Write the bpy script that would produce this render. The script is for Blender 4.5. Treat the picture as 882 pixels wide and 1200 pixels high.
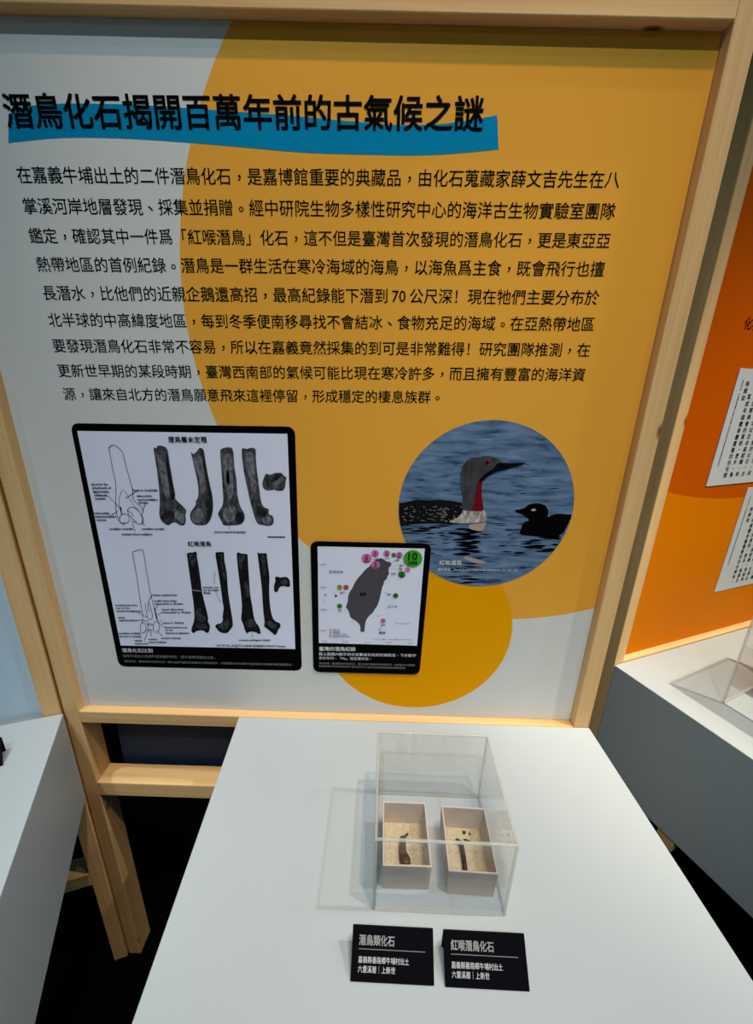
import bpy, bmesh, math, random
from mathutils import Vector, Matrix
from mathutils.geometry import tessellate_polygon

for o in list(bpy.data.objects):
    bpy.data.objects.remove(o)
S = bpy.context.scene
C = S.collection

# ------------------------------------------------------------------ camera
cam_d = bpy.data.cameras.new('camera')
cam_d.sensor_fit = 'HORIZONTAL'
cam_d.sensor_width = 36.0
cam_d.lens = 36.0 * 478.99 / 882.0
cam_d.clip_start = 0.01
cam = bpy.data.objects.new('camera', cam_d)
C.objects.link(cam)
PITCH, ROLL, YAW = 0.32217, -0.02744, -0.00495
fwd = Vector((math.sin(YAW)*math.cos(PITCH), math.cos(YAW)*math.cos(PITCH), -math.sin(PITCH)))
right0 = Vector((math.cos(YAW), -math.sin(YAW), 0))
down0 = fwd.cross(right0)
right = math.cos(ROLL)*right0 + math.sin(ROLL)*down0
down = -math.sin(ROLL)*right0 + math.cos(ROLL)*down0
m = Matrix((right, -down, -fwd)).transposed().to_4x4()
m.translation = Vector((0.5, -0.6092, 1.3796))
cam.matrix_world = m
S.camera = cam

# ------------------------------------------------------------------ world, lamps, exposure
S.view_settings.view_transform = 'Standard'
S.view_settings.look = 'None'
S.view_settings.gamma = 1.0
S.view_settings.use_curve_mapping = False
S.view_settings.exposure = 0.0
wd = bpy.data.worlds.new('hall_ambient')
S.world = wd
wd.use_nodes = True
wd.node_tree.nodes['Background'].inputs[0].default_value = (0.22, 0.76, 1.0, 1)
wd.node_tree.nodes['Background'].inputs[1].default_value = 0.092

def spot(name, loc, aim, watts, colour, radius, size=100, blend=0.6):
    d = bpy.data.lights.new(name, 'SPOT')
    d.energy = watts
    d.color = colour
    d.shadow_soft_size = radius
    d.spot_size = math.radians(size)
    d.spot_blend = blend
    o = bpy.data.objects.new(name, d)
    C.objects.link(o)
    o.location = loc
    o.rotation_euler = (Vector(aim) - Vector(loc)).to_track_quat('-Z', 'Y').to_euler()
    return o
spot('track_spotlight', (1.25, -0.66, 4.0), (0.62, -0.25, 0.76), 122, (1.0, 0.95, 0.78), 0.03, 22, 0.8)
spot('track_spotlight', (2.25, -0.27, 4.0), (0.6, -0.2, 0.76), 130, (0.88, 0.96, 1.0), 0.025, 26, 0.8)
spot('track_spotlight', (3.25, -0.19, 4.0), (0.6, -0.2, 0.76), 70, (1.0, 0.94, 0.90), 0.05, 22, 0.7)
spot('track_spotlight', (0.95, -1.00, 4.0), (0.47, 0.0, 1.12), 158, (1.0, 0.71, 0.45), 0.04, 30, 1.0)
spot('track_spotlight', (0.55, -1.35, 4.0), (0.5, 0.0, 1.05), 26, (0.72, 0.92, 1.0), 0.05, 34, 1.0)
spot('track_spotlight', (0.25, -2.00, 4.0), (0.5, 0.0, 1.05), 166, (0.77, 0.94, 1.0), 0.05, 34, 1.0)
spot('track_spotlight', (1.20, -5.00, 4.0), (0.6, 0.0, 1.1), 30, (1.0, 0.90, 0.80), 0.08, 30, 1.0)
spot('track_spotlight', (2.10, -0.55, 4.0), (1.42, 0.10, 0.84), 580, (1.0, 0.90, 0.68), 0.05, 26, 0.9)
spot('track_spotlight', (-0.75, -0.75, 4.0), (-0.35, -0.3, 0.76), 150, (0.87, 0.97, 1.0), 0.05, 24, 0.7)

# ------------------------------------------------------------------ materials
def mat(name):
    mt = bpy.data.materials.new(name)
    mt.use_nodes = True
    nt = mt.node_tree
    return mt, nt, nt.nodes['Principled BSDF']
def N(nt, kind, **kw):
    n = nt.nodes.new(kind)
    for k, v in kw.items():
        setattr(n, k, v)
    return n
def plain(name, rgb, rough=0.6, spec=0.3, noise=0.0, nscale=40.0, bump=0.0):
    mt, nt, b = mat(name)
    b.inputs['Base Color'].default_value = (*rgb, 1)
    b.inputs['Roughness'].default_value = rough
    b.inputs['Specular IOR Level'].default_value = spec
    if noise or bump:
        tc = N(nt, 'ShaderNodeTexCoord')
        nz = N(nt, 'ShaderNodeTexNoise')
        nz.inputs['Scale'].default_value = nscale
        nz.inputs['Detail'].default_value = 4
        nt.links.new(tc.outputs['Object'], nz.inputs['Vector'])
        if noise:
            cr = N(nt, 'ShaderNodeValToRGB')
            cr.color_ramp.elements[0].color = (*[max(0, x*(1-noise)) for x in rgb], 1)
            cr.color_ramp.elements[1].color = (*[min(1, x*(1+noise)) for x in rgb], 1)
            cr.color_ramp.elements[0].position = 0.3
            cr.color_ramp.elements[1].position = 0.7
            nt.links.new(nz.outputs[0], cr.inputs[0])
            nt.links.new(cr.outputs[0], b.inputs['Base Color'])
        if bump:
            bp = N(nt, 'ShaderNodeBump')
            bp.inputs['Strength'].default_value = bump
            bp.inputs['Distance'].default_value = 0.002
            nt.links.new(nz.outputs[0], bp.inputs['Height'])
            nt.links.new(bp.outputs[0], b.inputs['Normal'])
    return mt

def wood(name, axis, seed):
    """planed pine: long streaks along one axis, growth rings and a few small knots"""
    mt, nt, b = mat(name)
    tc = N(nt, 'ShaderNodeTexCoord')
    mp = N(nt, 'ShaderNodeMapping')
    sc = [34.0, 34.0, 34.0]
    sc[axis] = 1.6
    mp.inputs['Scale'].default_value = sc
    mp.inputs['Location'].default_value = (seed*3.1, seed*1.7, seed*2.3)
    nt.links.new(tc.outputs['Object'], mp.inputs['Vector'])
    nz = N(nt, 'ShaderNodeTexNoise')
    nz.inputs['Scale'].default_value = 1.0
    nz.inputs['Detail'].default_value = 6
    nz.inputs['Distortion'].default_value = 0.7
    nt.links.new(mp.outputs[0], nz.inputs['Vector'])
    cr = N(nt, 'ShaderNodeValToRGB')
    e = cr.color_ramp.elements
    e[0].position = 0.30; e[0].color = (0.68, 0.38, 0.15, 1)
    e[1].position = 0.72; e[1].color = (0.83, 0.555, 0.27, 1)
    k = e.new(0.5); k.color = (0.77, 0.475, 0.21, 1)
    nt.links.new(nz.outputs[0], cr.inputs[0])
    # fine grain lines
    mp2 = N(nt, 'ShaderNodeMapping')
    sc2 = [260.0, 260.0, 260.0]; sc2[axis] = 5.0
    mp2.inputs['Scale'].default_value = sc2
    nt.links.new(tc.outputs['Object'], mp2.inputs['Vector'])
    n2 = N(nt, 'ShaderNodeTexNoise')
    n2.inputs['Scale'].default_value = 1.0
    n2.inputs['Detail'].default_value = 3
    nt.links.new(mp2.outputs[0], n2.inputs['Vector'])
    r2 = N(nt, 'ShaderNodeValToRGB')
    r2.color_ramp.elements[0].position = 0.25; r2.color_ramp.elements[0].color = (0.90, 0.87, 0.83, 1)
    r2.color_ramp.elements[1].position = 0.6; r2.color_ramp.elements[1].color = (1, 1, 1, 1)
    nt.links.new(n2.outputs[0], r2.inputs[0])
    mx = N(nt, 'ShaderNodeMix', data_type='RGBA', blend_type='MULTIPLY')
    mx.inputs[0].default_value = 1.0
    nt.links.new(cr.outputs[0], mx.inputs[6]); nt.links.new(r2.outputs[0], mx.inputs[7])
    # knots
    mp3 = N(nt, 'ShaderNodeMapping')
    sc3 = [14.0, 14.0, 14.0]; sc3[axis] = 5.5
    mp3.inputs['Scale'].default_value = sc3
    mp3.inputs['Location'].default_value = (seed*0.37, seed*0.61, seed*0.83)
    nt.links.new(tc.outputs['Object'], mp3.inputs['Vector'])
    vo = N(nt, 'ShaderNodeTexVoronoi')
    vo.inputs['Scale'].default_value = 1.0
    nt.links.new(mp3.outputs[0], vo.inputs['Vector'])
    r3 = N(nt, 'ShaderNodeValToRGB')
    r3.color_ramp.elements[0].position = 0.035; r3.color_ramp.elements[0].color = (0.22, 0.11, 0.06, 1)
    r3.color_ramp.elements[1].position = 0.085; r3.color_ramp.elements[1].color = (1, 1, 1, 1)
    nt.links.new(vo.outputs['Distance'], r3.inputs[0])
    m3 = N(nt, 'ShaderNodeMix', data_type='RGBA', blend_type='MULTIPLY')
    m3.inputs[0].default_value = 1.0
    nt.links.new(mx.outputs[2], m3.inputs[6]); nt.links.new(r3.outputs[0], m3.inputs[7])
    nt.links.new(m3.outputs[2], b.inputs['Base Color'])
    b.inputs['Roughness'].default_value = 0.62
    b.inputs['Specular IOR Level'].default_value = 0.25
    bp = N(nt, 'ShaderNodeBump')
    bp.inputs['Strength'].default_value = 0.12
    bp.inputs['Distance'].default_value = 0.001
    nt.links.new(n2.outputs[0], bp.inputs['Height'])
    nt.links.new(bp.outputs[0], b.inputs['Normal'])
    return mt

def circle_print(name, base, discs, rough=0.5):
    """a printed sheet: flat colour fields bounded by circles, in the board's own x-z coordinates"""
    mt, nt, b = mat(name)
    tc = N(nt, 'ShaderNodeTexCoord')
    cur = None
    for (cx, cz, r, rgb) in discs:
        sb = N(nt, 'ShaderNodeVectorMath', operation='SUBTRACT')
        sb.inputs[1].default_value = (cx, 0, cz)
        nt.links.new(tc.outputs['Object'], sb.inputs[0])
        ml = N(nt, 'ShaderNodeVectorMath', operation='MULTIPLY')
        ml.inputs[1].default_value = (1, 0, 1)
        nt.links.new(sb.outputs[0], ml.inputs[0])
        ln = N(nt, 'ShaderNodeVectorMath', operation='LENGTH')
        nt.links.new(ml.outputs[0], ln.inputs[0])
        lt = N(nt, 'ShaderNodeMath', operation='LESS_THAN')
        lt.inputs[1].default_value = r
        nt.links.new(ln.outputs['Value'], lt.inputs[0])
        mx = N(nt, 'ShaderNodeMix', data_type='RGBA')
        nt.links.new(lt.outputs[0], mx.inputs[0])
        if cur is None:
            mx.inputs[6].default_value = (*base, 1)
        else:
            nt.links.new(cur, mx.inputs[6])
        mx.inputs[7].default_value = (*rgb, 1)
        cur = mx.outputs[2]
    nt.links.new(cur, b.inputs['Base Color'])
    b.inputs['Roughness'].default_value = rough
    b.inputs['Specular IOR Level'].default_value = 0.03
    return mt

def bone_print(name, dark, light, scale):
    mt, nt, b = mat(name)
    tc = N(nt, 'ShaderNodeTexCoord')
    mp = N(nt, 'ShaderNodeMapping')
    mp.inputs['Scale'].default_value = (scale, scale, scale*0.45)
    nt.links.new(tc.outputs['Object'], mp.inputs['Vector'])
    nz = N(nt, 'ShaderNodeTexNoise')
    nz.inputs['Scale'].default_value = 1.0
    nz.inputs['Detail'].default_value = 5
    nz.inputs['Roughness'].default_value = 0.65
    nt.links.new(mp.outputs[0], nz.inputs['Vector'])
    cr = N(nt, 'ShaderNodeValToRGB')
    cr.color_ramp.elements[0].position = 0.35; cr.color_ramp.elements[0].color = (*dark, 1)
    cr.color_ramp.elements[1].position = 0.68; cr.color_ramp.elements[1].color = (*light, 1)
    nt.links.new(nz.outputs[0], cr.inputs[0])
    nt.links.new(cr.outputs[0], b.inputs['Base Color'])
    b.inputs['Roughness'].default_value = 0.6
    b.inputs['Specular IOR Level'].default_value = 0.15
    return mt

def water_print(name):
    mt, nt, b = mat(name)
    tc = N(nt, 'ShaderNodeTexCoord')
    mp = N(nt, 'ShaderNodeMapping')
    mp.inputs['Scale'].default_value = (22, 1, 120)
    nt.links.new(tc.outputs['Object'], mp.inputs['Vector'])
    nz = N(nt, 'ShaderNodeTexNoise')
    nz.inputs['Scale'].default_value = 1.0
    nz.inputs['Detail'].default_value = 5
    nz.inputs['Distortion'].default_value = 0.5
    nt.links.new(mp.outputs[0], nz.inputs['Vector'])
    cr = N(nt, 'ShaderNodeValToRGB')
    e = cr.color_ramp.elements
    e[0].position = 0.30; e[0].color = (0.030, 0.060, 0.115, 1)
    e[1].position = 0.75; e[1].color = (0.19, 0.29, 0.45, 1)
    k = e.new(0.47); k.color = (0.10, 0.17, 0.30, 1)
    nt.links.new(nz.outputs[0], cr.inputs[0])
    nt.links.new(cr.outputs[0], b.inputs['Base Color'])
    b.inputs['Roughness'].default_value = 0.5
    b.inputs['Specular IOR Level'].default_value = 0.2
    return mt

def acrylic(name, tint, extra):
    """thin clear acrylic: transmits straight through, reflects by Fresnel"""
    mt = bpy.data.materials.new(name)
    mt.use_nodes = True
    nt = mt.node_tree
    nt.nodes.clear()
    out = N(nt, 'ShaderNodeOutputMaterial')
    tr = N(nt, 'ShaderNodeBsdfTransparent')
    tr.inputs[0].default_value = (*tint, 1)
    gl = N(nt, 'ShaderNodeBsdfGlossy')
    gl.inputs['Roughness'].default_value = 0.08 if extra else 0.03
    gl.inputs[0].default_value = (1, 1, 1, 1)
    lw = N(nt, 'ShaderNodeLayerWeight')
    lw.inputs[0].default_value = 0.5
    pw = N(nt, 'ShaderNodeMath', operation='POWER')
    pw.inputs[1].default_value = 5.0
    nt.links.new(lw.outputs['Facing'], pw.inputs[0])
    fr = N(nt, 'ShaderNodeMath', operation='MULTIPLY_ADD')
    fr.inputs[1].default_value = 0.75
    fr.inputs[2].default_value = 0.03
    nt.links.new(pw.outputs[0], fr.inputs[0])
    mx = N(nt, 'ShaderNodeMixShader')
    nt.links.new(fr.outputs[0], mx.inputs[0])
    nt.links.new(tr.outputs[0], mx.inputs[1])
    nt.links.new(gl.outputs[0], mx.inputs[2])
    last = mx.outputs[0]
    if extra:  # milky white share imitates light caught in the edges and rims
        df = N(nt, 'ShaderNodeBsdfTranslucent')
        df.inputs[0].default_value = (0.97, 0.98, 0.95, 1)
        d2 = N(nt, 'ShaderNodeBsdfDiffuse')
        d2.inputs[0].default_value = (0.95, 0.96, 0.93, 1)
        m0 = N(nt, 'ShaderNodeMixShader')
        m0.inputs[0].default_value = 0.5
        nt.links.new(df.outputs[0], m0.inputs[1]); nt.links.new(d2.outputs[0], m0.inputs[2])
        m2 = N(nt, 'ShaderNodeMixShader')
        m2.inputs[0].default_value = extra
        nt.links.new(last, m2.inputs[1]); nt.links.new(m0.outputs[0], m2.inputs[2])
        last = m2.outputs[0]
    nt.links.new(last, out.inputs[0])
    return mt

M = {}
M['wood_z'] = [wood('pine_upright', 2, s) for s in (1.0, 2.4, 5.2)]
M['wood_x'] = [wood('pine_rail', 0, s) for s in (3.3, 4.1, 6.7)]
M['ink'] = plain('black_ink', (0.0012, 0.0012, 0.0015), 0.7, 0.03)
M['frame_ink'] = plain('black_figure_print', (0.0015, 0.0015, 0.002), 0.7, 0.02)
M['figure_white'] = plain('cool_white_print', (0.80, 0.81, 1.0), 0.6, 0.05)
M['brush_blue'] = plain('blue_brush_print', (0.001, 0.255, 0.50), 0.7, 0.02)
M['caption_white'] = plain('white_caption_print', (0.75, 0.75, 0.76), 0.5, 0.2)
M['caption_grey'] = plain('grey_caption_print', (0.26, 0.26, 0.27), 0.5, 0.2)
M['board'] = circle_print('information_print', (0.70, 0.695, 0.685),
    [(0.3064, 0.7179, 0.4954, (0.87, 0.405, 0.05)), (0.1636, 0.1910, 0.1694, (0.88, 0.365, 0.0))])
M['orange_board'] = circle_print('orange_print', (0.70, 0.185, 0.0), [(-0.19, 1.472, 1.10, (0.56, 0.09, 0.0))])
M['blue_board'] = plain('pale_blue_print', (0.52, 0.66, 0.78), 0.5, 0.2)
M['edge_mdf'] = plain('board_core', (0.30, 0.24, 0.17), 0.8, 0.1)
M['plinth'] = plain('pale_grey_blue_paint', (0.44, 0.48, 0.505), 0.5, 0.3, 0.015, 6.0)
M['base_black'] = plain('black_base', (0.004, 0.004, 0.005), 0.9, 0.02)
M['floor'] = plain('black_carpet', (0.0025, 0.0025, 0.003), 1.0, 0.0, 0.3, 300.0, 0.3)
M['navy'] = plain('dark_navy_backing', (0.02, 0.035, 0.07), 0.55, 0.2)
M['bone_grey'] = bone_print('grey_bone_print', (0.012, 0.013, 0.017), (0.11, 0.112, 0.13), 190)
M['bone_black'] = bone_print('black_bone_print', (0.001, 0.001, 0.002), (0.012, 0.012, 0.016), 160)
M['blot_l'] = bone_print('pale_bone_print', (0.05, 0.052, 0.062), (0.27, 0.27, 0.31), 230)
M['blot_d'] = bone_print('shaded_bone_print', (0.002, 0.002, 0.004), (0.03, 0.03, 0.037), 200)
M['blot_g'] = bone_print('worn_bone_print', (0.003, 0.003, 0.005), (0.085, 0.085, 0.10), 260)
M['blot_w'] = plain('scratch_print', (0.35, 0.35, 0.33), 0.6, 0.1)
M['taiwan'] = plain('island_grey_print', (0.075, 0.067, 0.085), 0.55, 0.15)
M['map_p'] = plain('pink_print', (0.62, 0.18, 0.38), 0.5, 0.2)
M['map_pd'] = plain('dark_pink_print', (0.30, 0.02, 0.14), 0.5, 0.2)
M['map_g'] = plain('green_print', (0.03, 0.23, 0.025), 0.5, 0.2)
M['map_gb'] = plain('bright_green_print', (0.05, 0.36, 0.015), 0.5, 0.2)
M['map_gd'] = plain('dark_green_print', (0.004, 0.045, 0.01), 0.5, 0.2)
M['map_o'] = plain('olive_print', (0.33, 0.37, 0.03), 0.5, 0.2)
M['map_r'] = plain('rust_print', (0.50, 0.11, 0.02), 0.5, 0.2)
M['map_blue'] = plain('blue_lettering', (0.07, 0.13, 0.42), 0.5, 0.2)
M['water'] = water_print('water_print')
M['loon_dark'] = bone_print('dark_plumage_print', (0.001, 0.001, 0.002), (0.006, 0.006, 0.008), 90)
M['loon_chick'] = plain('chick_plumage_print', (0.0015, 0.0015, 0.002), 0.7, 0.03)
M['loon_grey'] = bone_print('grey_plumage_print', (0.030, 0.030, 0.035), (0.075, 0.073, 0.08), 70)
M['loon_bill'] = plain('bill_print', (0.004, 0.004, 0.006), 0.7, 0.03)
M['loon_red'] = plain('red_throat_print', (0.16, 0.004, 0.008), 0.6, 0.1)
M['loon_white'] = bone_print('speckled_breast_print', (0.20, 0.17, 0.155), (0.74, 0.67, 0.61), 200)
M['glint'] = plain('water_glint_print', (0.42, 0.34, 0.30), 0.6, 0.1)
M['speck'] = plain('plumage_speckle_print', (0.20, 0.20, 0.20), 0.6, 0.1)
M['acrylic'] = acrylic('clear_acrylic', (0.972, 0.976, 0.976), 0)
M['acrylic_edge'] = acrylic('acrylic_highlight_edge', (0.95, 0.955, 0.94), 0.34)  # edge highlights painted in as a white share
M['acrylic_rim'] = acrylic('acrylic_sparkle_rim', (0.95, 0.95, 0.94), 0.8)  # sparkle line painted in by a far whiter mix
M['box'] = plain('grey_beige_card', (0.66, 0.555, 0.49), 0.75, 0.15, 0.04, 60.0)
M['sand'] = plain('pale_sand', (0.66, 0.55, 0.38), 0.9, 0.1, 0.28, 900.0, 0.9)
M['fossil'] = plain('brown_fossil_bone', (0.075, 0.036, 0.02), 0.45, 0.35, 0.4, 300.0, 0.3)
M['fossil_dark'] = plain('black_fossil_bone', (0.018, 0.010, 0.009), 0.4, 0.35, 0.4, 300.0, 0.3)
M['bead'] = plain('white_bead', (0.85, 0.85, 0.84), 0.3, 0.5)
M['card_black'] = plain('black_card', (0.002, 0.0018, 0.004), 0.6, 0.06)
M['card_white'] = plain('white_card_lettering', (0.72, 0.72, 0.72), 0.5, 0.2)
M['rule_grey'] = plain('grey_rule', (0.22, 0.22, 0.22), 0.5, 0.2)
M['paper'] = plain('grey_white_paper', (0.56, 0.58, 0.63), 0.6, 0.15)

# ------------------------------------------------------------------ object helpers
def thing(name, label, cat, loc=(0, 0, 0), rotz=0.0, group=None):
    o = bpy.data.objects.new(name, None)
    C.objects.link(o)
    o.empty_display_size = 0.05
    o.location = loc
    o.rotation_euler = (0, 0, rotz)
    o['label'] = label
    o['category'] = cat
    if group: o['group'] = group
    return o
def tag(o, label, cat, group=None, kind=None):
    o['label'] = label; o['category'] = cat
    if group: o['group'] = group
    if kind: o['kind'] = kind
    return o
def put(name, bm, mats, parent=None, loc=None, rotz=0.0, smooth=False):
    me = bpy.data.meshes.new(name)
    bm.to_mesh(me); bm.free()
    for mm in (mats if isinstance(mats, (list, tuple)) else [mats]):
        me.materials.append(mm)
    if smooth:
        for p in me.polygons: p.use_smooth = True
    o = bpy.data.objects.new(name, me)
    C.objects.link(o)
    if parent: o.parent = parent
    if loc is not None:
        o.location = loc
    o.rotation_euler = (0, 0, rotz)
    return o
def bx(bm, lo, hi, bevel=0.0, mi=0):
    q = bmesh.new()
    bmesh.ops.create_cube(q, size=1.0)
    for v in q.verts:
        v.co = Vector([(lo[i]+hi[i])/2 + v.co[i]*(hi[i]-lo[i]) for i in range(3)])
    if bevel:
        bmesh.ops.bevel(q, geom=list(q.edges), offset=bevel, segments=2, affect='EDGES', profile=0.5)
    merge(bm, q, mi)
def merge(bm, q, mi=0):
    mp = {}
    for v in q.verts: mp[v.index if False else v] = bm.verts.new(v.co)
    for f in q.faces:
        try:
            nf = bm.faces.new([mp[v] for v in f.verts]); nf.material_index = mi
        except ValueError: pass
    q.free()
def box_obj(name, lo, hi, mats, parent=None, bevel=0.0015):
    """one cuboid with its origin at its own base centre"""
    cx, cy = (lo[0]+hi[0])/2, (lo[1]+hi[1])/2
    bm = bmesh.new()
    bx(bm, (lo[0]-cx, lo[1]-cy, 0), (hi[0]-cx, hi[1]-cy, hi[2]-lo[2]), bevel)
    return put(name, bm, mats, parent, (cx, cy, lo[2]))

# ---- flat printed shapes: outline in board coordinates (x, z), facing -y, y gives the layer
def poly(bm, pts, y, mi=0):
    vs = [bm.verts.new((p[0], y, p[1])) for p in pts]
    tris = tessellate_polygon([[Vector((p[0], p[1], 0)) for p in pts]])
    for t3 in tris:
        a = [vs[i] for i in t3]
        u = (a[1].co-a[0].co).cross(a[2].co-a[0].co)
        if u.length < 1e-12: continue
        if u.y > 0: a.reverse()
        try:
            f = bm.faces.new(a); f.material_index = mi
        except ValueError: pass
def smooth_loop(pts, n=3, closed=True):
    out = []
    L = len(pts)
    for i in range(L if closed else L-1):
        if closed: p0, p1, p2, p3 = [pts[(i+k) % L] for k in (-1, 0, 1, 2)]
        else: p0, p1, p2, p3 = pts[max(i-1, 0)], pts[i], pts[i+1], pts[min(i+2, L-1)]
        for k in range(n):
            t = k/n
            out.append(tuple(0.5*((2*p1[j]) + (-p0[j]+p2[j])*t + (2*p0[j]-5*p1[j]+4*p2[j]-p3[j])*t*t + (-p0[j]+3*p1[j]-3*p2[j]+p3[j])*t*t*t) for j in (0, 1)))
    if not closed: out.append(tuple(pts[-1]))
    return out
def ribbon(bm, pts, w, y, mi=0):
    vs = []
    for i, p in enumerate(pts):
        a = pts[max(i-1, 0)]; b = pts[min(i+1, len(pts)-1)]
        d = Vector((b[0]-a[0], b[1]-a[1])); 
        if d.length < 1e-9: d = Vector((1, 0))
        d.normalize(); n = Vector((-d.y, d.x))*w/2
        vs.append((bm.verts.new((p[0]+n.x, y, p[1]+n.y)), bm.verts.new((p[0]-n.x, y, p[1]-n.y))))
    for (a, b), (c2, d2) in zip(vs, vs[1:]):
        f = bm.faces.new((a, b, d2, c2)); f.material_index = mi
        f.normal_update()
        if f.normal.y > 0: f.normal_flip()
def disc(bm, c, r, y, mi=0, n=40):
    poly(bm, [(c[0]+r*math.cos(2*math.pi*k/n), c[1]+r*math.sin(2*math.pi*k/n)) for k in range(n)], y, mi)
def round_quad(pts, r, n=6):
    """corner-rounded quadrilateral outline"""
    out = []
    for i in range(4):
        p = Vector(pts[i]); a = Vector(pts[i-1]); b = Vector(pts[(i+1) % 4])
        s = p + (a-p).normalized()*r; e = p + (b-p).normalized()*r
        for k in range(n+1):
            t = k/n
            out.append(tuple((1-t)**2*s + 2*t*(1-t)*p + t*t*e))
    return out

# ---- lettering
_gl = {}
def glyph(s, off, res):
    key = (s, off, res)
    # heavier weights are struck several times, each strike moved a little
    if off and key not in _gl:
        vs0, fs0 = glyph(s, 0.0, res)
        n = 8 if off > 0.012 else 4
        vs, fs = [], []
        for k in range(n):
            a = 2*math.pi*(k+0.5)/n; b = len(vs)
            vs += [(v[0]+off*math.cos(a), v[1]+off*math.sin(a), k*1.2e-5) for v in vs0]
            fs += [tuple(i+b for i in f) for f in fs0]
        _gl[key] = (vs, fs)
    if key not in _gl:
        cu = bpy.data.curves.new('glyph', 'FONT')
        cu.body = s; cu.resolution_u = res; cu.dimensions = '2D'; cu.fill_mode = 'FRONT'
        o = bpy.data.objects.new('glyph', cu); C.objects.link(o)
        me = bpy.data.meshes.new_from_object(o.evaluated_get(bpy.context.evaluated_depsgraph_get()))
        vs = [(v.co.x, v.co.y, 0.0) for v in me.vertices]
        fs = [tuple(p.vertices) for p in me.polygons]
        bpy.data.objects.remove(o); bpy.data.curves.remove(cu); bpy.data.meshes.remove(me)
        _gl[key] = (vs, fs)
    return _gl[key]
def is_latin(ch): return ord(ch) < 0x250
def layout(s, off, res):
    """glyphs on a line in em units: list of (verts, faces, dx, dy); full-width marks sit in mid cell"""
    items = []; x = 0.0; i = 0
    while i < len(s):
        ch = s[i]
        if is_latin(ch):
            j = i
            while j < len(s) and is_latin(s[j]): j += 1
            run = s[i:j]
            core = run.strip()
            lead = (len(run)-len(run.lstrip()))*0.22; tail = (len(run)-len(run.rstrip()))*0.22
            x += lead
            if core:
                vs, fs = glyph(core, off, res)
                x0 = min(v[0] for v in vs); x1 = max(v[0] for v in vs)
                items.append((vs, fs, x-x0+0.02, 0.02)); x += x1-x0+0.04
            x += tail; i = j; continue
        vs, fs = glyph(ch, off, res)
        dx = x; dy = 0
        if ch in '，。、':
            mx_ = (min(v[0] for v in vs)+max(v[0] for v in vs))/2; my = (min(v[1] for v in vs)+max(v[1] for v in vs))/2
            dx = x+0.5-mx_; dy = 0.30-my
        items.append((vs, fs, dx, dy)); x += 1.0; i += 1
    return items
def letters(bm, s, p, q, y, off=0.0, res=2, mi=0, base=False, vscale=1.0):
    """set a line of lettering so that its ink runs from p to q on the board plane"""
    if base or all(is_latin(ch) for ch in s):
        vs, fs = glyph(s, off, res); items = [(vs, fs, 0, 0)]; cy = 0.36 if not base else 0.0
        cy = 0.26
    else:
        items = layout(s, off, res); cy = 0.36
    x0 = min(v[0]+dx for vs, fs, dx, dy in items for v in vs)
    x1 = max(v[0]+dx for vs, fs, dx, dy in items for v in vs)
    ex = Vector((q[0]-p[0], q[1]-p[1])); k = ex.length/(x1-x0); ex.normalize(); ey = Vector((-ex.y, ex.x))
    for vs, fs, dx, dy in items:
        nv = []
        for v in vs:
            w = ex*((v[0]+dx-x0)*k) + ey*((v[1]+dy-cy)*k*vscale)
            nv.append(bm.verts.new((p[0]+w.x, y-v[2], p[1]+w.y)))
        for f in fs:
            try:
                nf = bm.faces.new([nv[i] for i in f]); nf.material_index = mi
                nf.normal_update()
                if nf.normal.y > 0: nf.normal_flip()
            except ValueError: pass
def column(bm, s, x, z, em, pitch, y, off=0.0, mi=0):
    """vertical lettering, one glyph under another, cell centres at x"""
    for i, ch in enumerate(s):
        vs, fs = glyph(ch, off, 2)
        sx, sz = 0.5, 0.36
        if ch in '，。、':
            sx = (min(v[0] for v in vs)+max(v[0] for v in vs))/2; sz = (min(v[1] for v in vs)+max(v[1] for v in vs))/2
        nv = [bm.verts.new((x+(v[0]-sx)*em, y-v[2], z-i*pitch+(v[1]-sz)*em)) for v in vs]
        for f in fs:
            try:
                nf = bm.faces.new([nv[k] for k in f]); nf.material_index = mi
                nf.normal_update()
                if nf.normal.y > 0: nf.normal_flip()
            except ValueError: pass
def S5(pts): return [(a*1e-5, b*1e-5) for a, b in pts]
def V5(p): return (p[0]*1e-5, p[1]*1e-5)

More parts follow.
